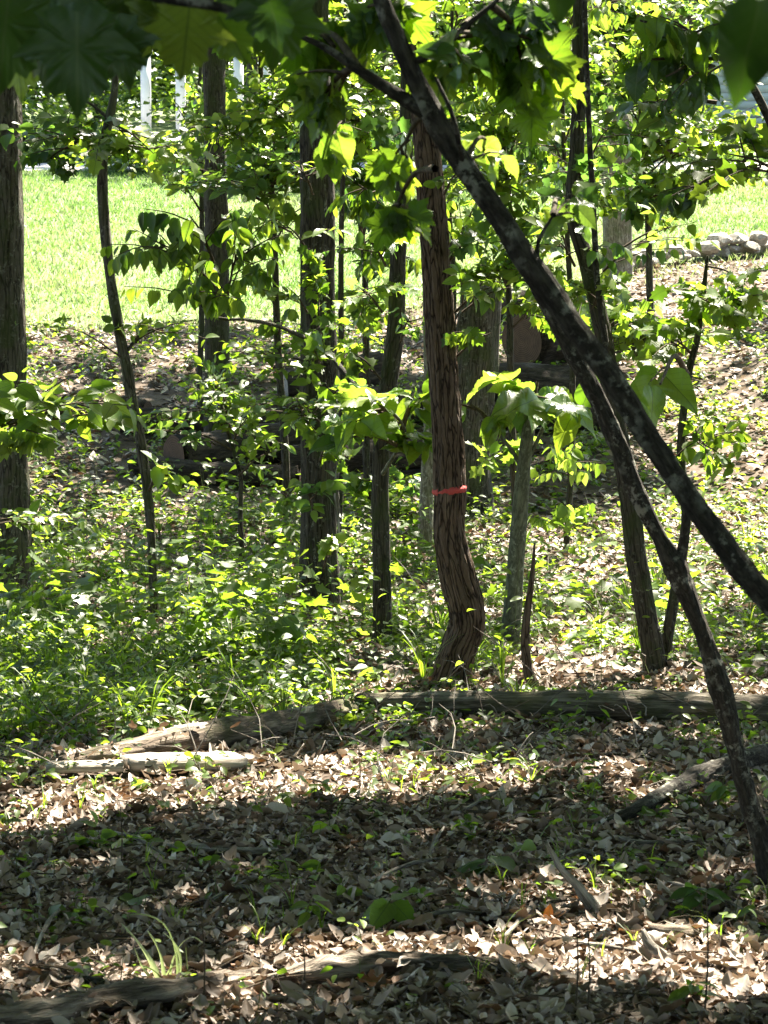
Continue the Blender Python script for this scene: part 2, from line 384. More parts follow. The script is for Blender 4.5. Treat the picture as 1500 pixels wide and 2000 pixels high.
LEAVES = {
    'ovate': [leaf_shape(OV, .5, .25, .22), leaf_shape(OV2, .5, .15, .4), leaf_shape(OV, .5, .3, .08, .2, .02)],
    'broad': [leaf_shape(OV2, .5, .2, .22, 0, .02), leaf_shape(OV2, .5, .1, .42), leaf_shape(OV2, .5, .3, .1, .25)],
    'maple': [leaf_shape(MAPLE, .36, .12, .22, 0, .02), leaf_shape(MAPLE, .36, .25, .1, .15, .03), leaf_shape(MAPLE, .36, -.12, .38), leaf_shape(TRI, .36, .15, .2, 0, .02)],
    'maple_hi': [leaf_shape(MAPLE2, .36, .12, .30, 0, .02, 2), leaf_shape(MAPLE2, .36, .30, .1, .25, .03, 2), leaf_shape(MAPLE2, .36, -.15, .42, -.2, .02, 2), leaf_shape(TRI2, .36, .15, .35, .2, .03, 2), leaf_shape(MAPLE2, .36, .45, .25, -.3, .04, 2)],
    'broad_hi': [leaf_shape(OVB, .5, .2, .30, 0, .02, 2), leaf_shape(OVB, .5, .1, .5, .3, .02, 2), leaf_shape(OVB, .5, .4, .1, -.25, .03, 2), leaf_shape(OVB, .5, -.1, .35, .1, .03, 2)],
    'small': [leaf_shape(SMALL, .5, .25, .2), leaf_shape(SMALL, .5, .1, .45)],
    'dia': [leaf_shape(DIA, .5, .2, .2)],
    'quad': [(np.array([(0, 0, 0), (.3, .45, .06), (0, 1, -.12), (-.3, .45, .06)], float), np.array([(0, 1, 2), (0, 2, 3)]))],
    'dead': [leaf_shape(OVD, .5, .35, -.35, .3, .04), leaf_shape(OAKD, .5, .25, .45, -.3, .05), leaf_shape(OVD, .5, .9, -.15, .2, .05), leaf_shape(OVD, .5, .15, .5, -.2, .03),
             leaf_shape(OAKD, .5, -.4, -.35, .3, .04), leaf_shape(OVD, .5, .55, .4, .5, .06), leaf_shape(OVD, .5, -.7, .3, -.4, .05), leaf_shape(OVD, .5, .5, -.6, -.6, .06), leaf_shape(OVD, .5, 1.1, -.3, .4, .06)],
    'dead_hi': [leaf_shape(OVD, .5, .35, -.35, .3, .04, 1), leaf_shape(OAKD, .5, .3, .5, -.3, .05, 1), leaf_shape(OVD, .5, .9, -.2, .3, .05, 1), leaf_shape(OAKD, .5, -.4, -.4, .3, .04, 1), leaf_shape(OVD, .5, .6, .5, .5, .06, 1), leaf_shape(OVD, .5, -.6, .3, -.5, .05, 1)],
    'deadlow': [leaf_shape(SMALL, .5, .35, -.3, .3), leaf_shape(SMALL, .5, -.2, .4, -.3), leaf_shape(SMALL, .5, .6, .2)],
}
def norm(a): return a / (np.linalg.norm(a, axis=-1, keepdims=True) + 1e-9)
def frames(n, droop=(-.5, .3), tilt=.45, axis=None, normal=None):
    """random leaf frames: y = stalk to tip, z = upper face"""
    if axis is None:
        a = rng.uniform(0, 2 * math.pi, n)
        axis = np.stack([np.cos(a), np.sin(a), rng.uniform(*droop, n)], -1)
    Y = norm(np.asarray(axis, float))
    if normal is None: normal = np.stack([rng.normal(0, tilt, n), rng.normal(0, tilt, n), np.ones(n)], -1)
    Z = np.asarray(normal, float); Z = norm(Z - Y * (Z * Y).sum(-1, keepdims=True))
    X = np.cross(Y, Z)
    return np.stack([X, Y, Z], -1)            # columns
def leaves_geo(kind, pos, R, size, tint=None):
    pos = np.asarray(pos, float); n = len(pos)
    if tint is None: tint = rng.random(n)
    size = np.broadcast_to(np.asarray(size, float), (n,))
    g = Geo(); vs = LEAVES[kind]; pick = rng.integers(0, len(vs), n)
    for k, (V, F) in enumerate(vs):
        s = np.nonzero(pick == k)[0]
        if not len(s): continue
        W = np.einsum('nij,vj->nvi', R[s], V) * size[s, None, None] + pos[s, None, :]
        FF = F[None] + (np.arange(len(s)) * len(V))[:, None, None]
        g.put(W.reshape(-1, 3), FF.reshape(-1, 3), tint=np.repeat(tint[s], len(V)))
    return g.get()
def leaf_mass(name, kind, pos, R, size, mat, parent, tint=None, kindtag='stuff'):
    V, F, A = leaves_geo(kind, pos, R, size, tint)
    return part(name, V, F, mat, parent, A, kindtag, smooth=(kind not in ('dia', 'quad')))
_lm = {}
def leaf_objs(name, kind, pos, R, size, mat, parent, size_px=0):
    if size_px >= 50 and kind + '_hi' in LEAVES: kind += '_hi'
    vs = LEAVES[kind]; base = np.array(parent.matrix_basis.translation)
    if parent.parent: base = base + np.array(parent.parent.matrix_basis.translation)
    size = np.broadcast_to(np.asarray(size, float), (len(pos),))
    for i in range(len(pos)):
        k = int(rng.integers(0, len(vs)))
        key = (kind, k, mat.name)
        if key not in _lm: _lm[key] = make_mesh(name, vs[k][0], vs[k][1], mat)
        o = bpy.data.objects.new(name, _lm[key]); C.objects.link(o); o.parent = parent
        m = Matrix([[float(R[i, a, b]) for b in range(3)] for a in range(3)])
        o.location = Vector([float(v) for v in pos[i] - base]); o.rotation_euler = m.to_euler()
        s = float(size[i]); o.scale = (s, s, s)

# ------------------------------------------------------------------ where the sun comes through (ground patches)
LITP = []           # (x, y, rx, ry, strength)
def lit(px, py, rx, ry, s=1.0):
    a = ground_at(px, py - ry); b = ground_at(px, py + ry); c = ground_at(px, py)
    LITP.append((c[0], (a[1] + b[1]) / 2, rx * c[1] / FPX + .18, max(.06, (a[1] - b[1]) / 2) + .17, s))
for e in [(60, 1610, 120, 26), (200, 1575, 110, 26), (330, 1548, 120, 26), (480, 1535, 120, 28), (620, 1528, 120, 32), (760, 1525, 110, 34), (900, 1535, 90, 22, .8),
          (1010, 1540, 60, 14, .7), (1150, 1522, 70, 14, .8), (360, 1500, 130, 12), (160, 1508, 90, 9), (680, 1495, 70, 12), (1320, 1565, 60, 12, .9),
          (60, 1915, 110, 26, .8), (250, 1945, 130, 24, .9), (420, 1925, 60, 18, .7), (640, 1905, 120, 26), (800, 1890, 130, 22), (950, 1880, 110, 18), (1090, 1828, 70, 10),
          (1285, 1850, 40, 22), (1400, 1925, 130, 26), (1480, 1905, 60, 30), (1130, 1760, 40, 25, .8), (560, 1975, 90, 30, .6), (1040, 1895, 60, 14, .7),
          (580, 1400, 34, 16), (345, 1442, 60, 12), (1300, 1368, 190, 10, 1), (1340, 1425, 90, 12, .7),
          (1250, 1050, 170, 130, .9), (1400, 980, 130, 160, .95), (1420, 780, 120, 110, .9), (1120, 1010, 110, 90, .75), (1060, 1100, 120, 60, .6), (1230, 1200, 120, 70, .55),
          (1330, 560, 200, 60), (1150, 1290, 110, 40, .35), (980, 1010, 40, 60, .6), (1450, 1100, 90, 90, .6),
          (520, 1270, 130, 45, .75), (820, 1180, 70, 60, .7), (420, 1330, 80, 26, .5), (110, 1290, 60, 26, .7), (270, 1150, 60, 30, .4), (560, 1090, 70, 50, .5), (700, 1190, 40, 40, .6),
          (700, 640, 100, 20, .8), (120, 655, 130, 15, .7), (300, 700, 160, 40, .25), (520, 720, 90, 25, .3), (860, 900, 60, 30, .4), (80, 770, 90, 40, .5)]:
    lit(*e)
def landing(p):
    """follow the sun ray down from points p to the ground"""
    S = np.array(TOSUN); t = p[:, 2] / S[2]
    for _ in range(5):
        q = p - S * t[:, None]
        t = t + (q[:, 2] - hz(q[:, 0], q[:, 1])) / S[2] * .8
    return p - S * t[:, None]
def lit3d(p, r, s):
    q = landing(np.array([p], float))[0]; LITP.append((q[0], q[1], r, r * 1.25, s))
def lit_amount(x, y):
    f = np.zeros(len(x)); LITA = np.array(LITP)
    for cx, cy_, rx, ry, s in LITA:
        d2 = ((x - cx) / rx) ** 2 + ((y - cy_) / ry) ** 2
        f = np.maximum(f, s * np.clip((1.25 - d2) / .35, 0, 1))
    return np.maximum(f, np.clip((y - d_edge(x) + .8) / .6, 0, 1))

# ------------------------------------------------------------------ terrain
def grid_mesh(xs, ys, zfun):
    X, Y = np.meshgrid(xs, ys); Z = zfun(X, Y)
    V = np.stack([X, Y, Z], -1).reshape(-1, 3); nx, ny = len(xs), len(ys)
    i, j = np.meshgrid(np.arange(ny - 1), np.arange(nx - 1), indexing='ij'); a = (i * nx + j).ravel()
    return V, np.stack([a, a + 1, a + nx + 1, a + nx], -1)
xs = np.concatenate([np.linspace(-300, -16, 14), np.linspace(-14, -5.5, 18), np.arange(-5, 5.01, .14), np.linspace(5.5, 14, 18), np.linspace(16, 300, 14)])
ys = np.concatenate([np.linspace(-60, -2, 10), np.arange(-1, 20, .14), np.arange(20, 36, .3), np.arange(36, 75, 1.0), np.linspace(76, 400, 22)])
V, F = grid_mesh(xs, ys, lambda x, y: hz(x, y) - .08 * np.clip(y - d_edge(x) - .5, 0, 1))
ground = part('ground', V, F, M['soil'], None); tag(ground, 'brown forest floor running down to a hollow and up a bank', kind='structure')
def sheet(name, label, mat, y0, y1, x0=-60, x1=60, lift=.02, edge=False):
    xs = np.concatenate([np.linspace(x0, -16, 10), np.arange(-15, 15.1, .6), np.linspace(16, x1, 10)]); t = np.linspace(0, 1, 30)
    V = []
    for k in t:
        for x in xs:
            a = float(d_edge(x)) + .25 * math.sin(x * 2.1) if edge else y0
            y = a + (y1 - a) * k; V.append((x, y, float(hz(x, y)) + lift))
    nx = len(xs); i, j = np.meshgrid(np.arange(len(t) - 1), np.arange(nx - 1), indexing='ij'); a = (i * nx + j).ravel()
    o = part(name, V, np.stack([a, a + 1, a + nx + 1, a + nx], -1), mat, None); tag(o, label, kind='structure'); return o
sheet('lawn', 'sunlit bright green lawn rising beyond the woods', M['lawn'], 32, 50.4, edge=True)
sheet('driveway', 'pale gravel driveway along the top of the lawn', M['drive'], 50.4, 53.6, lift=.024)
sheet('lawn', 'pale sunlit grass beyond the driveway', M['lawn'], 53.6, 62, lift=.02)
sheet('road', 'pale road strip beyond the upper grass', M['drive'], 62, 66, lift=.024)
sheet('lawn', 'far grass under the trees by the house', M['lawn'], 66, 110, lift=.02)

# grass blades on the lawns
def grass_patch(n, y0, y1, hh, name, label, edge=False):
    x = rng.uniform(-11, 11, n); y = rng.uniform(y0, y1, n)
    if edge: k = (y > d_edge(x) - .4 + rng.normal(0, .8, n)); x, y = x[k], y[k]
    k = np.abs(x) < y * .19 + 1; x, y = x[k], y[k]; n = len(x)
    z = hz(x, y) + .01; a = rng.uniform(0, math.pi, n); h = hh * rng.uniform(.5, 1.4, n); wd = .011 * rng.uniform(.7, 1.5, n)
    c, s = np.cos(a), np.sin(a)
    b0 = np.stack([x - c * wd, y - s * wd, z], -1); b1 = np.stack([x + c * wd, y + s * wd, z], -1)
    tp = np.stack([x + rng.normal(0, .5, n) * h, y + rng.normal(0, .5, n) * h, z + h * .9], -1)
    V = np.stack([b0, b1, tp], 1).reshape(-1, 3); F = np.arange(n * 3).reshape(-1, 3)
    pat = .45 + .3 * np.sin(x * .9 + np.sin(y * .7) * 2) * np.sin(y * 1.1) + .3 * np.sin(x * .31 + 1.2) * np.sin(y * .33 + x * .2) + .55 * np.clip(1 - (y - d_edge(x)) / 2.2, 0, 1) + rng.normal(0, .25, n)
    o = part(name, V, F, M['grass'], None, {'tint': np.repeat(np.clip(pat, 0, 1), 3)}, smooth=False)
    tag(o, label, 'grass', kind='stuff')
grass_patch(150000, 31.5, 50.4, .10, 'grass', 'short grass blades covering the sunlit lawn', True)
grass_patch(40000, 53.6, 62, .13, 'grass', 'short grass beyond the driveway')

def in_view_x(y, margin=.35): return y * .172 + margin
# ------------------------------------------------------------------ trees
CANOPY_TREES = []      # (Empty, x, y) that own a share of the canopy
def px_path(pts): return [P(*q) for q in pts]
def rad_of(pts, wpx): return [w_ * q[2] / FPX / 2 for q, w_ in zip(pts, wpx)]
def trunk_part(t, pts, wpx, mat, sides=16, rings=60, furrow=0., nf=9, lump=.06, up=None, root=True, name='trunk', seed=None):
    W = px_path(pts); r = rad_of(pts, wpx)
    if up:
        top = W[-1]; dirn = norm(W[-1] - W[-2]) * .5 + np.array((0, 0, .5)); dirn = norm(dirn)
        W.append(top + dirn * (up - top[2]) * .5 + np.array((0.05, 0, 0))); W.append(top + dirn * (up - top[2]))
        r += [r[-1] * .8, r[-1] * .45]
    if root:
        b = W[0].copy(); b[2] = float(hz(b[0], b[1])) - .12
        m0 = W[0] * .82 + W[1] * .18
        W = [b, W[0], m0] + W[1:]; r = [r[0] * 1.75, r[0] * 1.28, r[0] * 1.0] + r[1:]
    V, F, K = tube(W, r, sides, rings, furrow, nf, lump, seed if seed is not None else random.random() * 50)
    return part(name, V, F, mat, t, {'barkco': K})
def limbs(t, top, n=4, length=2.6, r=.05, mat=None):
    for i in range(n):
        a = 2 * math.pi * (i + random.random() * .6) / n; b = np.array(top) - np.array((0, 0, random.uniform(.6, 3.2)))
        d = np.array((math.cos(a), math.sin(a), random.uniform(.45, .9))); L = length * random.uniform(.7, 1.2)
        V, F, K = tube([b, b + d * L * .5 + np.array((0, 0, .1)), b + d * L + np.array((0, 0, .5))], [r, r * .6, r * .15], 6, 8, 0, 0, .05, i)
        part('branch', V, F, mat or M['bark_dark'], t, {'barkco': K})
def tree(name, label, cat, pts, wpx, mat, up=10.5, canopy=True, **kw):
    b = P(*pts[0]); b[2] = float(hz(b[0], b[1])); t = thing(name, label, cat, b)
    trunk_part(t, pts, wpx, mat, up=up, **kw)
    if up:
        top = P(*pts[-1]); xy = top + norm(norm(P(*pts[-1]) - P(*pts[-2])) * .5 + np.array((0, 0, .5))) * (up - top[2])
        limbs(t, xy, mat=mat)
        if canopy: CANOPY_TREES.append((t, xy[0], xy[1]))
    return t
def dep(px, py): return float(ground_at(px, py)[1])

T_edge = tree('tree', 'thick grey trunk at the edge of the picture, mossy at its foot', 'tree',
    [(8, 1195, 17.5), (10, 1000, 17.5), (4, 700, 17.5), (0, 400, 17.5), (-4, 180, 17.5), (-6, -60, 17.5)], [108, 92, 88, 86, 84, 82], M['bark_grey'], furrow=.10, nf=14, sides=36, rings=120)
T3 = tree('tree', 'straight dark trunk rising behind the dark felled logs', 'tree',
    [(425, 930, 24.4), (424, 700, 24.4), (422, 450, 24.4), (420, 250, 24.4), (416, 60, 24.4), (416, -60, 24.4)], [50, 47, 44, 42, 40, 40], M['bark_dark'], furrow=.08, nf=10, sides=24, rings=70)
T4 = tree('tree', 'thick straight trunk with climbing leaves and a pale dead vine', 'tree',
    [(628, 1200, 16.8), (622, 1000, 16.8), (622, 700, 16.8), (620, 450, 16.8), (617, 250, 16.8), (612, 60, 16.8), (612, -60, 16.8)], [78, 68, 66, 64, 62, 60, 58], M['bark_dark'], furrow=.10, nf=12, sides=36, rings=120)
T5 = tree('tree', 'slim dark trunk between the thick straight trunk and the red banded trunk', 'tree',
    [(748, 1265, 15.2), (747, 1150, 15.2), (742, 950, 15.2), (752, 800, 15.2), (772, 650, 15.2), (778, 500, 15.2), (788, 380, 15.2), (795, 200, 15.2), (800, -60, 15.2)], [38, 36, 34, 33, 32, 31, 29, 27, 25], M['bark_dark'], furrow=.06, sides=18, rings=80)
RING = [(872, 1350, 12.9), (896, 1270, 12.9), (914, 1212, 12.9), (893, 1120, 12.9), (877, 1040, 12.9), (878, 950, 12.9), (870, 800, 12.9), (860, 650, 12.9), (849, 480, 12.9), (838, 340, 12.9), (828, 200, 12.9), (815, -60, 12.9)]
T6 = tree('tree', 'crooked furrowed brown trunk marked with a red band', 'tree', RING, [74, 66, 68, 66, 58, 58, 56, 56, 54, 50, 48, 44], M['bark_brown'], furrow=.12, nf=14, sides=56, rings=230, lump=.05, seed=3.3)
# red band: rough ring hugging the bark
c0 = P(878, 957, 12.9); rr = 57 * 12.9 / FPX / 2
Vb, Kb = [], []; ns = 56
for i, (dz, k) in enumerate([(-.020, 1.0), (-.016, 1.13), (-.004, 1.19), (.008, 1.19), (.014, 1.13), (.022, 1.0)]):
    for j in range(ns):
        a = 2 * math.pi * j / ns; q = mnoise.noise((math.cos(a) * 4, math.sin(a) * 4, i * .4)); q2 = mnoise.noise((math.cos(a) * 9, math.sin(a) * 9, i + 5))
        kk = rr * (k + .08 * q)
        Vb.append(c0 + np.array((math.cos(a) * kk, math.sin(a) * kk, dz + .011 * q2 + .010 * math.cos(a))))
Fb = [(i * ns + j, i * ns + (j + 1) % ns, (i + 1) * ns + (j + 1) % ns, (i + 1) * ns + j) for i in range(5) for j in range(ns)]
band = part('marking_band', Vb, Fb, M['redpaint'], T6); band['label'] = 'rough red marking band round the trunk'
T9P = [(1288, 1355, 13.1), (1268, 1230, 13.1), (1245, 1100, 13.1), (1228, 960, 13.1), (1203, 820, 13.1), (1178, 650, 13.1), (1148, 520, 13.1), (1120, 420, 13.1), (1126, 300, 13.1), (1132, 150, 13.1), (1132, -60, 13.1)]
T9 = tree('tree', 'slender leaning grey trunk that forks at the ground beside the log', 'tree', T9P, [48, 42, 40, 38, 34, 32, 30, 28, 28, 26, 24], M['bark_dark'], furrow=.06, sides=18, rings=110)
b9 = [(1296, 1340, 13.15), (1304, 1240, 13.2), (1325, 1120, 13.3), (1340, 1010, 13.4), (1330, 880, 13.5), (1343, 740, 13.5), (1362, 660, 13.5), (1374, 570, 13.5), (1382, 500, 13.5)]
trunk_part(T9, b9, [26, 24, 22, 20, 17, 15, 13, 11, 5], M['bark_dark'], sides=10, rings=60, root=True, name='stem')
vine9 = [(1186, 690, 12.95), (1168, 560, 12.95), (1160, 430, 12.95), (1152, 280, 12.95), (1146, 140, 12.95), (1140, -40, 12.95)]
vt = thing('vine', 'thin dark vine running up beside the slender leaning trunk', 'vine', P(1186, 690, 12.95))
trunk_part(vt, vine9, [13, 12, 12, 11, 11, 10], M['bark_black'], sides=8, rings=50, root=False, name='stem')
T7 = thing('snag', 'broad mossy broken trunk behind the red banded trunk', 'tree', ground_at(915, 1010))
d7 = dep(915, 1010)
trunk_part(T7, [(915, 1015, d7), (918, 900, d7), (925, 760, d7), (934, 660, d7), (942, 575, d7), (944, 556, d7)], [92, 78, 76, 76, 70, 50], M['bark_grey'], sides=30, rings=70, furrow=.13, nf=12, lump=.12)
d12 = 36.5
T12 = thing('snag', 'pale broken trunk at the lawn edge with its top snapped over', 'tree', P(1205, 585, d12))
trunk_part(T12, [(1204, 590, d12), (1206, 480, d12), (1206, 360, d12), (1204, 240, d12), (1196, 232, d12)], [56, 52, 54, 62, 50], M['bark_pale'], sides=24, rings=50, lump=.10, furrow=.06)
trunk_part(T12, [(1215, 268, d12 - .1), (1260, 285, d12 - .2), (1330, 290, d12 - .3), (1400, 300, d12 - .3)], [36, 30, 24, 14], M['bark_black'], sides=10, rings=20, root=False, name='snapped_top')
T14 = tree('tree', 'faint pale slim trunk behind and beside the red banded trunk', 'tree', [(828, 1105, 20), (834, 950, 20), (840, 820, 20), (838, 600, 20), (834, 300, 20), (830, -60, 20)], [30, 27, 25, 24, 22, 20], M['bark_pale'], sides=14, rings=40)
T10 = thing('sapling', 'smooth grey green sapling topped by big flat leaves', 'sapling', ground_at(996, 1262)); d10 = dep(996, 1262)
trunk_part(T10, [(994, 1265, d10), (1004, 1150, d10), (1014, 1020, d10), (1022, 920, d10), (1032, 840, d10), (1038, 800, d10)], [40, 35, 32, 28, 24, 12], M['bark_smooth'], sides=14, rings=50)
for q, wq in (([(1020, 915, d10), (1000, 880, d10), (975, 850, d10), (930, 800, d10)], [11, 9, 8, 4]), ([(1022, 912, d10), (1045, 870, d10), (1068, 820, d10), (1090, 770, d10)], [11, 9, 8, 4])):
    trunk_part(T10, q, wq, M['bark_smooth'], sides=6, rings=14, root=False, name='branch')
T11 = thing('sapling', 'short curved reddish brown stem beside the smooth grey green sapling', 'sapling', ground_at(1046, 1352)); d11 = dep(1046, 1352)
trunk_part(T11, [(1046, 1352, d11), (1030, 1300, d11), (1026, 1240, d11), (1032, 1180, d11), (1040, 1120, d11), (1044, 1060, d11)], [26, 21, 18, 14, 10, 4], M['bark_brown'], sides=10, rings=30)
T2 = thing('sapling', 'thin wavy grey sapling standing before the lawn', 'sapling', ground_at(302, 1215)); d2 = dep(302, 1215)
trunk_part(T2, [(302, 1215, d2), (297, 1080, d2), (290, 980, d2), (277, 880, d2), (258, 780, d2), (236, 660, d2), (218, 560, d2), (205, 440, d2), (200, 330, d2), (206, 270, d2), (220, 200, d2), (226, 150, d2), (232, 60, d2)], [15, 16, 18, 21, 21, 22, 21, 20, 20, 18, 16, 13, 6], M['bark_grey'], sides=12, rings=110, lump=.12)
trunk_part(T2, [(200, 320, d2), (180, 298, d2), (150, 282, d2), (110, 262, d2)], [12, 9, 7, 3], M['bark_grey'], sides=6, rings=14, root=False, name='branch')
trunk_part(T2, [(212, 232, d2), (180, 205, d2), (140, 185, d2)], [9, 6, 3], M['bark_grey'], sides=6, rings=12, root=False, name='branch')
trunk_part(T2, [(244, 690, d2), (280, 650, d2), (320, 640, d2)], [9, 6, 3], M['bark_grey'], sides=6, rings=12, root=False, name='branch')
# the two dark leaning saplings close by
dA = 4.6
TA = thing('sapling', 'near dark maple sapling leaning steeply across the view', 'sapling', (2.2, dA, float(hz(2.2, dA))))
trunk_part(TA, [(2700, 2380, dA), (2250, 1930, dA), (1800, 1470, dA), (1500, 1168, dA), (1420, 1072, dA), (1330, 950, dA), (1262, 850, dA), (1196, 740, dA), (1120, 635, dA), (1040, 525, dA), (960, 400, dA), (895, 310, dA), (845, 225, dA), (795, 120, dA), (745, 0, dA), (700, -130, dA), (650, -300, dA)],
           [70, 62, 55, 50, 46, 42, 42, 43, 42, 45, 40, 40, 43, 35, 29, 23, 12], M['bark_black'], sides=30, rings=260, lump=.09, furrow=.10, nf=12)
trunk_part(TA, [(850, 228, dA), (800, 200, dA), (745, 165, dA), (690, 130, dA), (630, 90, dA), (560, 60, dA)], [34, 28, 22, 18, 14, 8], M['bark_black'], sides=12, rings=30, root=False, name='branch')
trunk_part(TA, [(805, 125, dA), (860, 95, dA), (910, 50, dA), (960, 10, dA), (1010, -40, dA)], [16, 13, 11, 9, 5], M['bark_black'], sides=8, rings=20, root=False, name='branch')
trunk_part(TA, [(905, 325, dA), (885, 230, dA - .1), (850, 150, dA - .1)], [12, 9, 6], M['bark_black'], sides=8, rings=14, root=False, name='branch')
trunk_part(TA, [(1060, 560, dA), (1050, 480, dA), (1080, 420, dA)], [12, 9, 5], M['bark_black'], sides=8, rings=12, root=False, name='branch')
dB = dep(1512, 1745)
TB_ = thing('sapling', 'dark crooked sapling with swollen knots behind the steep maple sapling', 'sapling', ground_at(1512, 1745))
trunk_part(TB_, [(1516, 1750, dB), (1490, 1650, dB), (1460, 1555, dB), (1432, 1450, dB), (1408, 1350, dB), (1384, 1270, dB), (1352, 1185, dB), (1320, 1108, dB), (1288, 1050, dB), (1244, 965, dB), (1208, 870, dB), (1160, 765, dB), (1105, 665, dB), (1050, 560, dB), (990, 450, dB), (930, 340, dB), (880, 240, dB)],
           [46, 39, 36, 34, 44, 33, 36, 47, 29, 34, 33, 33, 31, 27, 22, 18, 11], M['bark_black'], sides=30, rings=240, lump=.13, furrow=.10, nf=12)
trunk_part(TB_, [(1322, 1104, dB), (1336, 1060, dB), (1342, 1005, dB), (1352, 960, dB)], [24, 20, 17, 10], M['bark_black'], sides=10, rings=16, root=False, name='branch')

# dead vine strip up the thick straight trunk
vt = thing('vine', 'pale peeling dead vine hanging along the thick straight trunk', 'vine', ground_at(664, 1195))
trunk_part(vt, [(668, 1190, 16.45), (667, 1120, 16.45), (663, 1040, 16.45), (658, 960, 16.45), (661, 880, 16.45), (656, 800, 16.45), (659, 720, 16.5), (652, 690, 16.6)], [3, 7, 4, 10, 5, 8, 5, 2], M['deadwood'], sides=8, rings=90, lump=.5, root=False, name='stem')
vt = thing('stick', 'broken dead branch slanting out from the thick straight trunk', 'stick', P(690, 760, 15.9))
trunk_part(vt, [(645, 692, 16.2), (668, 722, 16.0), (692, 755, 15.9), (712, 792, 15.8)], [9, 12, 11, 8], M['bark_black'], sides=8, rings=16, root=False, name='stem')

# ------------------------------------------------------------------ leafy sprays
QUOTA = {}
def cluster(t, spec, twigs=True):
    """leaves on twigs; spec: (px, py, d, rx_px, ry_px, n, leaf_px, kind, mat, style, origin or None)"""
    px, py, d, rx, ry, n, lp, kind, mat, style, org = spec
    if lp < 52: n = int(n * 1.7); rx *= 1.35; ry *= 1.05; lp *= 1.0
    size0 = lp * d / FPX
    if mat == 'yellow' or (lp < 52 and random.random() < .4): lit3d(P(px, py, d), rx * d / FPX * .8, .95 if mat == 'yellow' else .75)
    nl_ = 6 if lp >= 52 else 9
    nt = max(1, n // nl_); G = Geo(); pos = []; ax = []; nm = []; G0 = None
    c = P(px, py, d); o = P(*org) if org is not None else None
    if o is not None:
        V, F, K = tube([o, (o + c) / 2 + np.array((0, 0, .08 * np.linalg.norm(c - o))), c], [size0 * .10, size0 * .07, size0 * .03], 5, 8, 0, 0, .1, random.random() * 9, cap=False); G0 = (V, F, K)
    if G0: G.put(G0[0], G0[1], barkco=G0[2])
    for k in range(nt):
        a = random.uniform(0, 2 * math.pi); q = math.sqrt(random.random())
        e = P(px + rx * q * math.cos(a), py + ry * q * math.sin(a), d + random.gauss(0, .6) * rx * d / FPX)
        st = (o if o is not None else c) + (c - (o if o is not None else c)) * random.uniform(.2, .9)
        mid = (st + e) / 2 + np.array((0, 0, .06 * np.linalg.norm(e - st)))
        V, F, K = tube([st, mid, e], [size0 * .05, size0 * .035, size0 * .018], 4, 6, 0, 0, 0, 0, cap=False); G.put(V, F, barkco=K)
        dirn = norm(e - st); side = norm(np.cross(dirn, (0, 0, 1.)) + 1e-6)
        for m in range(nl_):
            f = 1 - .78 / nl_ * m + random.uniform(-.04, .04)
            b = st + (e - st) * f + (mid - (st + e) / 2) * (1 - (2 * f - 1) ** 2)
            sgn = 1 if m % 2 else -1
            if m == 0: sgn = random.uniform(-.4, .4)
            if style == 'flat':
                a_ = dirn * .5 + side * sgn + np.array((0, 0, random.uniform(-.5, .1))) + rng.normal(0, .25, 3); n_ = np.array((0, -.45, .85)) + rng.normal(0, .45, 3)
            elif style == 'hang':
                a_ = dirn * .3 + side * sgn * .6 + np.array((0, 0, random.uniform(-1.6, -.5))) + rng.normal(0, .2, 3); n_ = np.array((0, -.5, .9)) + rng.normal(0, .5, 3)
            else:
                a_ = rng.normal(0, 1, 3) + side * sgn + np.array((0, 0, -.3)); n_ = np.array((0, -.2, .8)) + rng.normal(0, .6, 3)
            a_ = norm(a_); pos.append(b + a_ * size0 * .15); ax.append(a_); nm.append(n_)
    pos = np.array(pos); R = frames(len(pos), axis=np.array(ax), normal=np.array(nm)); sz = size0 * rng.uniform(.5, 1.25, len(pos))
    if twigs:
        V, F, A = G.get(); part('twigs', V, F, M['twig'], t, A, 'stuff')
    used = QUOTA.get(t.name, 0); room = max(0, 280 - used); m_ = min(room, len(pos))
    if lp < 17: m_ = min(m_, len(pos) // 3)
    QUOTA[t.name] = used + m_
    if m_: leaf_objs('leaf', kind, pos[:m_], R[:m_], sz[:m_], M['o_' + mat], t, lp)
    if m_ < len(pos): leaf_mass('foliage', kind, pos[m_:], R[m_:], sz[m_:], M['s_' + mat], t)

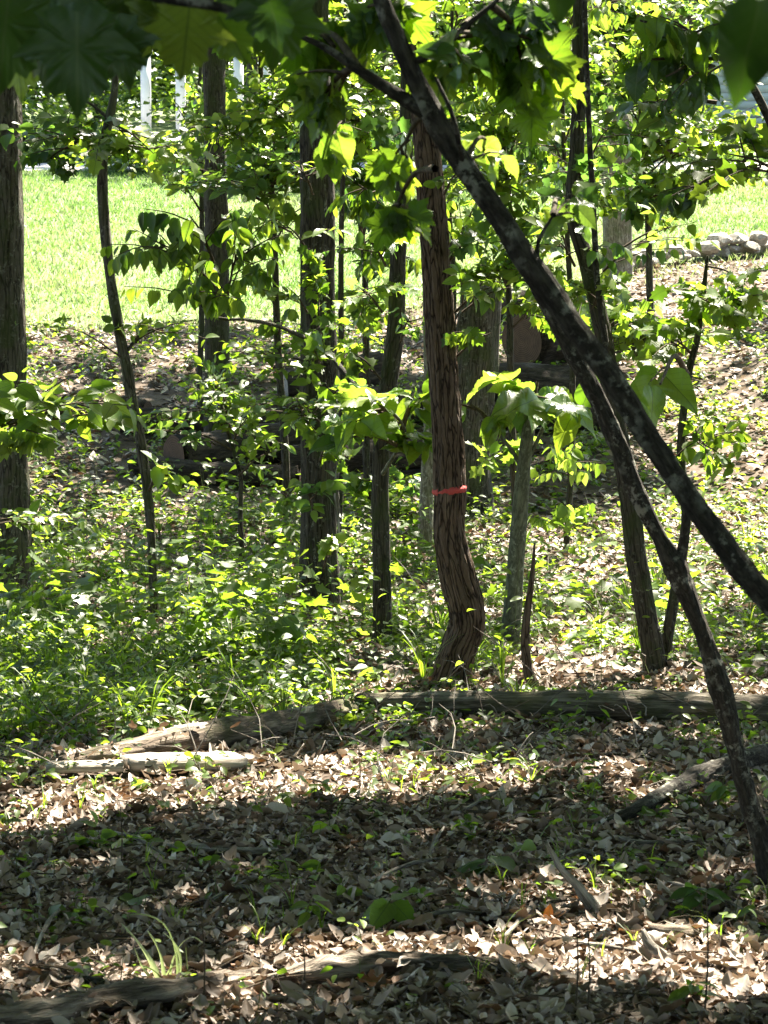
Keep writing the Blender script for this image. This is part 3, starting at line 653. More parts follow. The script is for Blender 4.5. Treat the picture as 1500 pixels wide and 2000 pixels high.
# near maple (dark leaning sapling): big leaves high in the view
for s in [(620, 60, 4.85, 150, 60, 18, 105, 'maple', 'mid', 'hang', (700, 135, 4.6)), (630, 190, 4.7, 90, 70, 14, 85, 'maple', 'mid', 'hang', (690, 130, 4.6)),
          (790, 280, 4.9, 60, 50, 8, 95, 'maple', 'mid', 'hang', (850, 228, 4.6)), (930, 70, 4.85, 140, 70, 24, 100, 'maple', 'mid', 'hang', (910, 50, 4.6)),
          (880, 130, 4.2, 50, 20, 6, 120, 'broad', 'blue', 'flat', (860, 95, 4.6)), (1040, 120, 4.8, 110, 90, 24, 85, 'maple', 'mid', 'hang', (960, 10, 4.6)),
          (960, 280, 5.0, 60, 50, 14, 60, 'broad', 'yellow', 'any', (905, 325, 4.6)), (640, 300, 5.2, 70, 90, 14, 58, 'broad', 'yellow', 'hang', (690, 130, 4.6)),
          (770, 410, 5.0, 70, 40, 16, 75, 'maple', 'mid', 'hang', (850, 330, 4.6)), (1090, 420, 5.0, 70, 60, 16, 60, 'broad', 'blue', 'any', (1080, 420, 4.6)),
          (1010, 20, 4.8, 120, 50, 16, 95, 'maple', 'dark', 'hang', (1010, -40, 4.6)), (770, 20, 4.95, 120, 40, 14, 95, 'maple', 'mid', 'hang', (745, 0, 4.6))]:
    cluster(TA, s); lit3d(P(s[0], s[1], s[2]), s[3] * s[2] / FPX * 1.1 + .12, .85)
# overhanging branch top left, very near and dark
TN = thing('maple_branch', 'very near dark maple branch hanging into the upper corner', 'branch', P(330, -60, 3.0))
trunk_part(TN, [(-200, -150, 3.0), (100, -60, 3.0), (300, -8, 3.0), (420, 12, 3.0), (505, 40, 3.0)], [34, 28, 22, 20, 12], M['bark_black'], sides=10, rings=30, root=False, name='stem')
def placed_leaves(t, lst, kind, mat):
    """single leaves: (px, py, d, length_px, direction in degrees on the picture (90 = down), turn)"""
    pos, ax, nm, sz = [], [], [], []
    for px, py, d, L, ang, yaw in lst:
        a = math.radians(ang); pos.append(P(px, py, d)); ax.append((math.cos(a), random.uniform(-.25, .25), -math.sin(a)))
        nm.append((math.sin(math.radians(yaw)), -math.cos(math.radians(yaw)), .35)); sz.append(L * d / FPX)
    leaf_objs('leaf', kind, np.array(pos), frames(len(pos), axis=np.array(ax), normal=np.array(nm)), np.array(sz), M['o_' + mat], t, 100)
placed_leaves(TN, [(20, -40, 2.9, 220, 95, 20), (60, -30, 3.1, 200, 80, -15), (150, 20, 2.7, 190, 88, 10), (120, 10, 3.0, 170, 110, -25), (200, -20, 3.2, 190, 70, 20), (215, 40, 3.0, 130, 75, 0)], 'maple', 'dark')  # shade on these near leaves is put into their dark colour
placed_leaves(TN, [(370, 10, 3.0, 150, 95, 15), (420, 20, 3.1, 115, 60, -20), (330, 0, 3.2, 120, 115, 25), (270, -60, 3.2, 150, 100, 0), (30, 60, 3.6, 130, 80, 30)], 'maple', 'yellow')  # yellow leaf colour stands for bright light on these leaves
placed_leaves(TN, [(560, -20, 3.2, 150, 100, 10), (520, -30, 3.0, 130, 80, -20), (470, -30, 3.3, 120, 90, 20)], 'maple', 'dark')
cluster(TN, (150, -330, 3.2, 420, 190, 150, 150, 'maple', 'dark', 'any', (100, -60, 3.0)))  # unseen leaves above the view, added to shade the ones below
TR = thing('branch', 'very near blurred dark leaf twig reaching in at the top corner', 'branch', P(1560, -20, 2.1))
trunk_part(TR, [(1700, -160, 2.1), (1600, -60, 2.1), (1500, 0, 2.1)], [22, 18, 10], M['bark_black'], sides=8, rings=12, root=False, name='stem')
placed_leaves(TR, [(1480, 0, 2.1, 215, 95, 5), (1530, 10, 2.15, 210, 75, -20)], 'broad', 'dark')
placed_leaves(TR, [(1100, -40, 3.0, 90, 95, 0)], 'broad', 'dark')

# understory saplings with their own leaves
U = []
def sapling(name, label, base, stem, wpx, mat, clusters, cat='sapling', sides=8):
    t = thing(name, label, cat, base)
    if stem[0][2] > 18 and cat == 'sapling': U.append((t, np.array(stem, float)))
    if len(stem) > 3 and stem[0][2] > 18:
        sa = np.array(stem, float); u = np.linspace(0, len(stem) - 1, 11); sb = np.stack([np.interp(u, range(len(stem)), sa[:, k]) for k in range(3)], -1)
        sb[1:, 0] += np.cumsum([random.gauss(0, 4.5) for _ in range(10)]) * np.linspace(1, .4, 10); wpx = list(np.interp(u, range(len(stem)), wpx) * .85); stem = [tuple(q) for q in sb]
        if U and U[-1][0] is t: U[-1] = (t, np.array(stem))
    trunk_part(t, stem, wpx, mat, sides=sides, rings=60, root=False, name='stem')
    for c in clusters: cluster(t, c)
    return t
g_ = ground_at
TU = sapling('sapling', 'leafy sapling at the top corner with drooping dark pointed leaves', g_(1620, 1500),
    [(1660, 1450, 9.5), (1640, 900, 9.3), (1560, 400, 9.2), (1440, 120, 9.0), (1330, 60, 8.8), (1250, 40, 8.7)], [34, 28, 20, 13, 9, 4], M['bark_black'],
    [(1330, 60, 8.8, 110, 60, 40, 62, 'broad', 'mid', 'hang', (1440, 120, 9.0)), (1300, 150, 8.7, 80, 60, 24, 58, 'broad', 'dark', 'hang', (1440, 120, 9.0)), (1420, 300, 9.2, 100, 90, 50, 40, 'maple', 'mid', 'flat', (1540, 350, 9.2)),
     (1320, 400, 9, 50, 40, 12, 52, 'broad', 'dark', 'hang', (1430, 330, 9.1)), (1250, 210, 9, 80, 40, 18, 46, 'ovate', 'blue', 'flat', (1400, 200, 9.0)), (1450, 20, 9.0, 70, 40, 24, 45, 'ovate', 'mid', 'any', (1440, 100, 9))])
for s in [(1400, 600, 13.2, 110, 60, 80, 34, 'maple', 'mid', 'flat', (1374, 580, 13.5)), (1300, 660, 13.3, 90, 40, 44, 34, 'maple', 'mid', 'flat', (1350, 690, 13.5)), (1460, 560, 13.2, 60, 50, 40, 30, 'maple', 'mid', 'flat', (1382, 520, 13.5)),
          (1290, 750, 11.5, 40, 30, 6, 85, 'broad', 'yellow', 'hang', (1340, 730, 13)), (1380, 870, 13.2, 80, 70, 48, 32, 'broad', 'mid', 'any', (1334, 850, 13.5))]:
    cluster(T9, s)
for s in [(110, 250, d2, 110, 35, 60, 30, 'broad', 'blue', 'flat', (180, 298, d2)), (180, 265, d2, 120, 50, 72, 28, 'maple', 'mid', 'flat', (205, 280, d2)), (300, 300, d2, 110, 40, 50, 30, 'maple', 'mid', 'flat', (215, 240, d2)),
          (90, 315, d2, 60, 18, 18, 32, 'maple', 'dark', 'hang', (150, 282, d2)), (320, 640, d2, 90, 40, 36, 24, 'ovate', 'mid', 'any', (250, 680, d2)), (60, 640, d2 - 1, 60, 50, 20, 20, 'small', 'mid', 'any', (240, 700, d2))]:
    cluster(T2, s)
cluster(T2, (330, 915, d2 - .6, 45, 40, 12, 38, 'broad', 'yellow', 'any', (290, 960, d2)))
sapling('sapling', 'hanging leafy branch spray in front of the lawn between two straight trunks', P(590, 655, 15.4),
    [(592, 658, 16.2), (540, 636, 15.6), (480, 624, 15.2), (420, 618, 15.0), (360, 560, 15)], [9, 8, 7, 6, 3], M['bark_dark'],
    [(300, 470, 14.6, 90, 60, 60, 36, 'ovate', 'mid', 'hang', (420, 560, 15)), (360, 560, 14.8, 110, 60, 66, 34, 'ovate', 'mid', 'hang', (420, 610, 15)), (470, 470, 14.8, 90, 90, 60, 32, 'ovate', 'mid', 'hang', (440, 600, 15)), (370, 420, 14.6, 70, 40, 24, 36, 'ovate', 'dark', 'hang', (420, 520, 15))], cat='branch')
sapling('shrub', 'bright yellow green shrub reaching in beside the edge trunk', g_(-160, 1350),
    [(-160, 1350, 12.2), (-120, 1050, 12.0), (-40, 880, 11.8), (60, 830, 11.6), (130, 770, 11.6)], [24, 18, 12, 8, 4], M['bark_grey'],
    [(70, 780, 11.6, 140, 55, 96, 44, 'broad', 'yellow', 'flat', (-40, 880, 11.8)), (30, 830, 11.5, 70, 40, 36, 46, 'maple', 'yellow', 'hang', (-40, 880, 11.8)), (180, 800, 11.8, 80, 45, 36, 40, 'broad', 'mid', 'flat', (60, 830, 11.6)), (60, 1025, 12, 100, 25, 48, 26, 'ovate', 'yellow', 'flat', (-100, 1020, 12.0))], cat='shrub')
for s in [(900, 800, d10 - 4.5, 40, 30, 0, 60, 'broad', 'mid', 'flat', None)]:
    pass
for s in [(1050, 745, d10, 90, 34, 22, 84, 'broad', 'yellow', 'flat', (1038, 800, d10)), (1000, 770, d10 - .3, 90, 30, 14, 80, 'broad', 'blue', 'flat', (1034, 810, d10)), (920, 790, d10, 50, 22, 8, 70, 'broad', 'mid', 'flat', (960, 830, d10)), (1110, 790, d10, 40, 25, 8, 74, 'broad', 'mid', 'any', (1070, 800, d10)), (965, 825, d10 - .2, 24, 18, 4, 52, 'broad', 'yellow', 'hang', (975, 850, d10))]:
    cluster(T10, s)
sapling('branch', 'low twig of large pale leaves beside the slim dark trunk', P(752, 930, 14.6), [(748, 925, 14.9), (775, 880, 14.4), (790, 840, 14.0), (760, 800, 13.8), (712, 775, 13.7)], [9, 8, 7, 6, 3], M['bark_smooth'],
    [(740, 790, 13.8, 95, 55, 30, 72, 'broad', 'yellow', 'flat', (775, 830, 14)), (700, 850, 13.9, 60, 40, 14, 56, 'broad', 'blue', 'flat', (775, 870, 14)), (815, 760, 14, 50, 40, 14, 60, 'broad', 'mid', 'any', (785, 840, 14)), (790, 850, 14, 50, 50, 16, 50, 'broad', 'mid', 'any', (780, 880, 14.2))], cat='branch')
vine = thing('vine', 'leafy green vine climbing the thick straight trunk', 'vine', g_(630, 1190))
trunk_part(vine, [(628, 1195, 16.5), (610, 1000, 16.5), (640, 800, 16.5), (612, 600, 16.5), (636, 400, 16.5), (620, 250, 16.5)], [7, 7, 6, 5, 5, 3], M['bark_black'], sides=6, rings=60, root=False, name='stem')
for s in [(625, 640, 16.3, 45, 90, 36, 26, 'maple', 'mid', 'any', (620, 650, 16.5)), (620, 520, 16.3, 40, 90, 36, 26, 'maple', 'mid', 'any', (630, 500, 16.5)), (620, 700, 16.2, 40, 40, 18, 30, 'maple', 'yellow', 'flat', (625, 720, 16.5)), (560, 790, 16, 110, 40, 84, 28, 'ovate', 'mid', 'flat', (630, 830, 16.5)), (640, 870, 16.2, 60, 60, 42, 28, 'maple', 'mid', 'any', (625, 900, 16.5)), (520, 700, 16.2, 90, 40, 48, 24, 'ovate', 'mid', 'flat', (625, 720, 16.5))]:
    cluster(vine, s)
sapling('shrub', 'green shrub spreading in front of the dark felled logs', g_(470, 1120), [(470, 1120, 18.5), (465, 950, 18.5), (450, 840, 18.5), (430, 750, 18.5)], [14, 11, 9, 4], M['bark_dark'],
    [(430, 750, 18.5, 70, 40, 54, 24, 'ovate', 'mid', 'flat', (450, 840, 18.5)), (470, 830, 18.3, 110, 60, 66, 24, 'ovate', 'mid', 'flat', (455, 870, 18.5)), (380, 790, 18.3, 100, 40, 66, 22, 'ovate', 'mid', 'flat', (450, 850, 18.5)), (540, 880, 18.2, 90, 50, 40, 24, 'ovate', 'mid', 'any', (465, 930, 18.5)), (330, 840, 18.2, 60, 30, 36, 22, 'ovate', 'blue', 'flat', (455, 880, 18.5))], cat='shrub')
for s in [(430, 730, 23.6, 50, 30, 30, 20, 'ovate', 'mid', 'any', (425, 740, 24.2))]:
    cluster(T3, s)
# layered understory between the trunks: slender trees with blue-green leaves
sapling('sapling', 'slender understory tree with layered leaves beyond the thick straight trunk', g_(560, 1010), [(560, 1010, 21), (545, 700, 21), (530, 400, 21), (510, 150, 21), (500, -60, 21)], [20, 17, 14, 11, 8], M['bark_dark'],
    [(480, 330, 20.5, 140, 60, 200, 24, 'broad', 'blue', 'flat', (530, 420, 21)), (560, 210, 20.5, 130, 60, 180, 26, 'broad', 'mid', 'flat', (515, 250, 21)), (420, 250, 20.5, 90, 50, 110, 24, 'broad', 'mid', 'flat', (515, 250, 21)), (520, 60, 20.5, 130, 60, 170, 24, 'broad', 'mid', 'flat', (510, 120, 21))])
sapling('sapling', 'slender understory tree with layered leaves beyond the slim dark trunk', g_(720, 1000), [(720, 1000, 22), (715, 700, 22), (705, 400, 22), (700, 150, 22), (705, -60, 22)], [18, 16, 13, 10, 7], M['bark_dark'],
    [(720, 330, 21.5, 110, 50, 150, 24, 'broad', 'blue', 'flat', (705, 400, 22)), (700, 230, 21.5, 130, 50, 170, 26, 'broad', 'mid', 'flat', (702, 260, 22)), (720, 90, 21.5, 140, 70, 180, 24, 'broad', 'mid', 'flat', (702, 150, 22)), (740, 490, 21, 60, 60, 60, 24, 'ovate', 'mid', 'hang', (708, 480, 22)), (720, 590, 21, 60, 40, 48, 24, 'ovate', 'yellow', 'hang', (712, 600, 22))])
sapling('sapling', 'bushy understory tree behind the crossing dark saplings', g_(1010, 1010), [(1010, 1010, 21), (1000, 700, 21), (985, 480, 21), (985, 250, 21), (990, 0, 21)], [20, 17, 14, 11, 7], M['bark_dark'],
    [(960, 520, 20.5, 80, 60, 140, 26, 'ovate', 'mid', 'any', (990, 560, 21)), (1010, 420, 20.5, 90, 60, 120, 26, 'broad', 'mid', 'any', (985, 480, 21)), (960, 330, 20.5, 90, 60, 120, 26, 'broad', 'mid', 'flat', (985, 400, 21)), (1010, 220, 20.5, 110, 60, 140, 26, 'broad', 'yellow', 'flat', (985, 280, 21)), (1080, 590, 20.5, 70, 50, 80, 26, 'ovate', 'mid', 'any', (1000, 640, 21)), (920, 160, 20.5, 80, 60, 90, 26, 'broad', 'mid', 'any', (988, 200, 21))])
sapling('sapling', 'bright leafed understory tree beside the pale broken trunk', g_(1270, 830), [(1270, 830, 25), (1262, 600, 25), (1250, 350, 25), (1245, 100, 25), (1245, -60, 25)], [20, 17, 13, 10, 8], M['bark_grey'],
    [(1250, 130, 24.5, 130, 80, 220, 24, 'broad', 'yellow', 'any', (1247, 180, 25)), (1300, 270, 24.5, 130, 60, 180, 24, 'broad', 'mid', 'flat', (1248, 300, 25)), (1240, 390, 24.5, 110, 40, 120, 26, 'broad', 'blue', 'flat', (1252, 400, 25)), (1350, 190, 24.5, 60, 60, 70, 24, 'ovate', 'mid', 'any', (1250, 280, 25)), (1170, 620, 24, 80, 70, 110, 24, 'ovate', 'mid', 'any', (1262, 650, 25)), (1250, 660, 24, 100, 50, 120, 24, 'ovate', 'mid', 'any', (1263, 680, 25))])
sapling('sapling', 'leafy understory tree by the edge trunk with foliage above the lawn', g_(120, 1000), [(-80, 1000, 22), (-60, 600, 22), (-20, 300, 22), (60, 120, 22), (120, 20, 22)], [20, 18, 14, 10, 6], M['bark_dark'],
    [(40, 270, 21.5, 80, 40, 90, 24, 'broad', 'blue', 'flat', (-10, 300, 22)), (330, 40, 21.5, 120, 40, 40, 24, 'broad', 'mid', 'flat', (120, 40, 22)), (60, 40, 21.5, 90, 60, 80, 26, 'broad', 'mid', 'flat', (60, 120, 22))])

for lb, bx, tx, d in [('thin understory tree just past the thick straight trunk', 655, 660, 19.2), ('thin understory tree seen beyond the pale slim trunk', 880, 872, 24), ('thin understory tree seen between the crossing saplings and the leaning trunk', 1105, 1095, 20), ('thin understory tree beyond the straight dark trunk', 392, 385, 26)]:
    b = ground_at(bx, 1000); b = P(bx, 1000, d); b[2] = float(hz(b[0], d))
    py0 = 500 + (CAM_Z - b[2]) / d * FPX
    sapling('sapling', lb, b, [(bx, py0, d), (bx + 6, 700, d), ((bx + tx) / 2, 420, d), (tx, 160, d), (tx + 8, -60, d)], [15, 14, 12, 9, 6], M['bark_dark'], [])
rs = random.Random(21)
def fill(px, py, rx, ry, n, lp=25):
    """more leaves on the understory tree that stands nearest"""
    t, st = min(U, key=lambda u: abs(np.interp(-py, -u[1][:, 1], u[1][:, 0]) - px) + rs.uniform(0, 60))
    d = float(st[0, 2]); oy = min(py + rs.uniform(20, 110), float(st[0, 1]) - 30); ox = float(np.interp(-oy, -st[:, 1], st[:, 0]))
    mat = rs.choice(['mid', 'mid', 'yellow', 'yellow', 'blue'])
    cluster(t, (px, py, d - rs.uniform(.1, .8), rx, ry, n, lp, rs.choice(['broad', 'ovate', 'maple', 'broad']), mat, rs.choice(['any', 'flat', 'any', 'hang']), (ox, oy, d)))
for py, lo, hi in ((20, 260, 1500), (110, 540, 1400), (190, 330, 1400), (265, 240, 1480), (330, 330, 1420)):
    for px in range(lo, hi, 72):
        fill(px + rs.uniform(-35, 35), py + rs.uniform(-28, 28), rs.uniform(55, 95), rs.uniform(24, 46), rs.randint(26, 44), rs.uniform(19, 27))
for q in [(1240, 60, 80, 40, 50), (1330, 120, 80, 40, 50), (1300, 330, 80, 30, 40), (1420, 330, 70, 30, 36), (600, 330, 80, 36, 44), (720, 380, 70, 36, 40), (900, 330, 70, 40, 40), (600, 400, 70, 40, 40), (700, 400, 60, 40, 36), (920, 420, 60, 50, 50), (1010, 480, 60, 50, 50), (1080, 420, 60, 50, 44), (1170, 390, 60, 40, 40), (1270, 400, 70, 36, 40), (950, 560, 50, 40, 40), (1070, 560, 60, 50, 50), (1150, 560, 60, 50, 40), (700, 600, 60, 36, 36), (740, 520, 50, 40, 30), (520, 520, 50, 50, 26),
          (560, 620, 60, 20, 20), (1200, 640, 60, 40, 40), (980, 880, 70, 50, 40), (1100, 900, 70, 40, 40), (1090, 1000, 60, 30, 30), (860, 860, 40, 40, 24), (700, 930, 60, 50, 36), (780, 960, 50, 50, 30), (560, 960, 60, 50, 36)]:
    fill(*q)

for t_, d_, q in [(T5, 14.9, (700, 560, 90, 40, 30)), (T5, 14.8, (720, 470, 90, 40, 30)), (T5, 14.8, (700, 360, 100, 40, 34)), (T5, 14.8, (720, 250, 110, 40, 34)), (T5, 14.9, (800, 620, 70, 30, 22)), (T5, 14.8, (840, 420, 70, 36, 24)), (T5, 14.9, (690, 690, 70, 26, 20)),
                  (vine, 16.1, (560, 440, 90, 36, 30)), (vine, 16.1, (590, 330, 90, 40, 36)), (vine, 16.1, (560, 560, 80, 30, 24)), (vine, 16.1, (650, 760, 60, 36, 24)), (vine, 16.1, (600, 960, 60, 40, 24)), (vine, 16.0, (650, 1060, 50, 40, 20)),
                  (T9, 13.0, (1130, 330, 90, 40, 24)), (T9, 13.2, (1330, 440, 80, 36, 24)), (T9, 13.2, (1230, 610, 90, 36, 26)), (T9, 13.1, (1190, 250, 90, 40, 24)), (T6, 12.7, (960, 650, 70, 30, 18)), (T6, 12.7, (1000, 560, 70, 36, 20)), (T9, 13.1, (1120, 620, 70, 36, 20)), (T9, 13.0, (1090, 470, 90, 36, 24)), (T9, 12.9, (1180, 560, 70, 30, 18)), (T9, 12.9, (1250, 480, 80, 26, 16)), (T6, 12.7, (930, 460, 80, 40, 22)), (T6, 12.7, (960, 560, 80, 36, 20)), (T6, 12.6, (900, 330, 70, 36, 18))]:
    cluster(t_, (q[0], q[1], d_, q[2], q[3], q[4], rs.uniform(24, 32), rs.choice(['ovate', 'broad', 'maple']), rs.choice(['mid', 'yellow', 'mid', 'blue']), rs.choice(['any', 'flat', 'hang']), (q[0] * .35 + .65 * {id(T5): 772, id(vine): 622, id(T9): 1140, id(T6): 850}[id(t_)], q[1] + 50, d_ + .2)))

# ------------------------------------------------------------------ undergrowth
def under_density(px, py):
    """how thick the low plants stand, by place on the ground"""
    return 0
g = Geo(); gs = Geo(); npl = 0
def plants(n, y0, y1, dens, hmin, hmax, lsize, nl, kind):
    global npl
    k = 0
    for _ in range(n):
        y = random.uniform(y0, y1); x = random.uniform(-1, 1) * in_view_x(y, .2)
        if random.random() > dens(x, y): continue
        z = float(hz(x, y)); h = random.uniform(hmin, hmax); lean = rng.normal(0, .25, 2)
        m = max(4, int(nl * random.uniform(.6, 1.4))); f = rng.uniform(.25, 1.05, m)
        sp = h * .45
        pos = np.stack([x + lean[0] * h * f + rng.normal(0, sp, m), y + lean[1] * h * f + rng.normal(0, sp, m), z + h * f], -1)
        R = frames(m, (-.45, .35), .5); V, F, A = leaves_geo(kind, pos, R, lsize * rng.uniform(.6, 1.3, m), np.clip(random.random() * .6 + rng.random(m) * .4, 0, 1)); g.put(V, F, **A)
        V, F, K = tube([(x, y, z - .02), (x + lean[0] * h, y + lean[1] * h, z + h)], [.003, .0012], 3, 3, 0, 0, 0, cap=False); gs.put(V, F, barkco=K); npl += 1
def clump(x, y): return .5 + .5 * mnoise.noise((x * .9, y * .55, 3.0)) + .35 * mnoise.noise((x * 2.3, y * 1.5, 8.0))
FEET = [(float(t_.location.x), float(t_.location.y)) for t_ in (T_edge, T2, T3, T4, T5, T6, T9, T10)]
def foot_gap(x, y):
    for fx, fy in FEET:
        if abs(x - fx) < .28 and -.1 < fy - y < 2.6: return .18
    return 1.0
def dens_left(x, y):          # the thick green hollow
    u = x / (y * .167)        # -1 .. 1 across the view
    base = 1.0 if u < .1 else max(.12 if y < 14 else .42, .85 - (u - .1) * 1.3)
    if y < 12.4: base *= .25 + .75 * max(0, min(1, (y - 10.6) / 1.8)) if u < -.1 else .22
    if y > 18 and abs(x + .2) < 2.8: base *= .55
    return base * max(0, min(1, clump(x, y) * 2.2 - .45)) * foot_gap(x, y)
def low_front(x, y): return dens_left(x, y) * (.15 if (x > -.05 and y < 13.1) else 1)
plants(3400, 10.4, 15, low_front, .05, .26, .05, 14, 'ovate')
plants(500, 10.2, 12.5, lambda x, y: clump(x, y) if x < -.9 else 0, .06, .22, .05, 12, 'ovate')
plants(1200, 11, 16, low_front, .04, .16, .08, 7, 'broad')
plants(500, 10.3, 12.8, lambda x, y: clump(x, y) * .8, .02, .08, .05, 7, 'ovate')
plants(2600, 15, 22, dens_left, .06, .28, .06, 14, 'ovate')
plants(500, 15, 22, dens_left, .2, .6, .09, 10, 'ovate')
plants(260, 12, 19, lambda x, y: (dens_left(x, y) if x < .1 else .1), .35, .9, .06, 26, 'ovate')
plants(160, 13, 20, lambda x, y: (dens_left(x, y) if x < .1 else .1), .3, .7, .11, 12, 'maple')
plants(2600, 21, 31.5, lambda x, y: clump(x, y) * .85, .05, .32, .08, 12, 'small')
plants(700, 11.2, 12.6, lambda x, y: clump(x, y) * (.7 if -.4 < x < .35 else .06), .04, .12, .05, 9, 'ovate')
gg = Geo()
for _ in range(520):
    y = random.uniform(10.4, 21); x = random.uniform(-1, 1) * in_view_x(y, .2)
    if random.random() > dens_left(x, y) * (.3 if (x > -.05 and y < 13.1) else 1): continue
    z = float(hz(x, y)); hh = random.uniform(.14, .42)
    for _b in range(random.randint(6, 14)):
        a = random.uniform(0, 6.28); rr_ = hh * random.uniform(.3, .9); wq = random.uniform(.003, .006); V = []
        for i_ in range(5):
            f = i_ / 4; r_ = rr_ * f ** 1.4; ww = wq * (1 - f * f) + .0005; cx_, cy_ = x + math.cos(a) * r_, y + math.sin(a) * r_; zz = z + hh * (1.6 * f - .75 * f * f)
            V += [(cx_ - math.sin(a) * ww, cy_ + math.cos(a) * ww, zz), (cx_ + math.sin(a) * ww, cy_ - math.cos(a) * ww, zz)]
        F = [(i_ * 2, i_ * 2 + 1, i_ * 2 + 3) for i_ in range(4)] + [(i_ * 2, i_ * 2 + 3, i_ * 2 + 2) for i_ in range(4)]
        gg.put(V, F, tint=np.full(10, random.random()))
plants(900, 5.9, 10.4, lambda x, y: clump(x, y) - .25, .03, .12, .038, 6, 'ovate')
plants(160, 6.2, 10.4, lambda x, y: clump(x, y) - .2, .03, .10, .06, 3, 'broad')
plants(260, 8.5, 11.5, lambda x, y: clump(x, y) - .1, .04, .16, .05, 8, 'ovate')
V, F, A = g.get(); o = part('undergrowth', V, F, M['s_mid'], None, A); tag(o, 'dense low green undergrowth filling the hollow between the trunks', 'undergrowth', kind='stuff')
for _ in range(150):
    y = random.uniform(6.1, 9.5); x = random.uniform(-1, 1) * in_view_x(y, 0)
    if clump(x + 3, y) < .45: continue
    z = float(hz(x, y)); hh = random.uniform(.05, .14)
    for _b in range(random.randint(2, 6)):
        a = random.uniform(0, 6.28); rr_ = hh * random.uniform(.4, 1.1); wq = random.uniform(.0012, .0025); V = []
        for i_ in range(5):
            f = i_ / 4; r_ = rr_ * f ** 1.4; ww = wq * (1 - f * f) + .0004; cx_, cy_ = x + math.cos(a) * r_, y + math.sin(a) * r_; zz = z + hh * (1.6 * f - .75 * f * f)
            V += [(cx_ - math.sin(a) * ww, cy_ + math.cos(a) * ww, zz), (cx_ + math.sin(a) * ww, cy_ - math.cos(a) * ww, zz)]
        F = [(i_ * 2, i_ * 2 + 1, i_ * 2 + 3) for i_ in range(4)] + [(i_ * 2, i_ * 2 + 3, i_ * 2 + 2) for i_ in range(4)]
        gg.put(V, F, tint=np.full(10, random.random()))
V, F, A = gg.get(); part('grass_clumps', V, F, M['s_mid'], o, A, 'stuff')
V, F, A = gs.get(); part('undergrowth_stems', V, F, M['stem'], o, A, 'stuff')

g = Geo()
for _ in range(420):
    y = random.uniform(9.0, 22); x = random.uniform(-1, 1) * in_view_x(y, 0); z = float(hz(x, y)); L_ = random.uniform(.12, .5); a = random.uniform(0, 6.28); e = random.uniform(.05, .9)
    dv = np.array((math.cos(a) * math.cos(e), math.sin(a) * math.cos(e), math.sin(e))) * L_; b = np.array((x, y, z + random.uniform(.0, .15)))
    V, F, K = tube([b, b + dv * .5 + np.array((random.gauss(0, .03), 0, .03)), b + dv], [.0035, .003, .0015], 3, 4, 0, 0, 0, cap=False); g.put(V, F, barkco=K)
V, F, A = g.get(); part('dead_stalks', V, F, M['deadwood'], o, A, 'stuff')

# ------------------------------------------------------------------ logs and sticks
SEGS = []
def log(name, label, cat, pts, wpx, mat, cut=None, sides=22, rings=50, lump=.12, furrow=.06, group=None, ground_it=True):
    if ground_it: pts = [(a, b, float(ground_at(a, b + w_ * .5)[1]) - .04) for (a, b, _), w_ in zip(pts, wpx)]
    W = px_path(pts); t = thing(name, label, cat, np.mean(W, 0), group); r = rad_of(pts, wpx)
    for i in range(len(W) - 1): SEGS.append((W[i][0], W[i][1], W[i + 1][0], W[i + 1][1], (r[i] + r[i + 1]) * .42))
    V, F, K = tube(W, r, sides, rings, furrow + .05, 10, lump, random.random() * 40, cap=True); part('bark', V, F, mat, t, {'barkco': K})
    if cut:
        for e, a in ((0, norm(W[0] - W[1])), (-1, norm(W[-1] - W[-2]))):
            V, F, K = disc(W[e] + a * (.012 + r[e] * .32 * (e == -1)), a, r[e] * .94, 22, random.random() * 9); part('cut_end', V, F, cut, t, {'barkco': K})
    return t
def on_ground(px, py, w_): 
    p = ground_at(px, py + w_ / 2); return (px, py, float(p[1]))
log('log', 'long grey fallen log lying across below the red banded trunk', 'log', [(700, 1372, 12.0), (850, 1374, 12.0), (1000, 1376, 12.0), (1150, 1378, 12.0), (1300, 1382, 12.0), (1420, 1386, 12.0), (1560, 1390, 12.0)], [32, 44, 54, 58, 58, 56, 52], M['greylog'], lump=.14)
lg = log('log', 'dark rotting log with sunlit patches slanting towards the pale board', 'log', [(120, 1492, 10.6), (260, 1465, 10.8), (380, 1442, 10.9), (480, 1428, 11.0), (580, 1408, 11.1), (680, 1388, 11.3)], [30, 44, 52, 56, 54, 40], M['rotten'], lump=.18)
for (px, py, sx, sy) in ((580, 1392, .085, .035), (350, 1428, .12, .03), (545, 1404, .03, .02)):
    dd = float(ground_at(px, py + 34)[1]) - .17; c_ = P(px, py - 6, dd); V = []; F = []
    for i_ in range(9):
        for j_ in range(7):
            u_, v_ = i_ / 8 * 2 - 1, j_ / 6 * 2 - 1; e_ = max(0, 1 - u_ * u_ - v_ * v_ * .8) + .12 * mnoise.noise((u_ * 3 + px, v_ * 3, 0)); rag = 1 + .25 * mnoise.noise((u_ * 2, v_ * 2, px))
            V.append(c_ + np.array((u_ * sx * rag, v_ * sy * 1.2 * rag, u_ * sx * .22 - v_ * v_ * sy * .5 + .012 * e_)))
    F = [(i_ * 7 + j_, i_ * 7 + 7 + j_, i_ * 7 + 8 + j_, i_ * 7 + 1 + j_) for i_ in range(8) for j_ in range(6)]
    V = np.array(V); part('sunlit_bare_wood', V, F, M['palewood'], lg, {'barkco': V - c_})  # pale bare wood patches stand for sunlight falling on the log
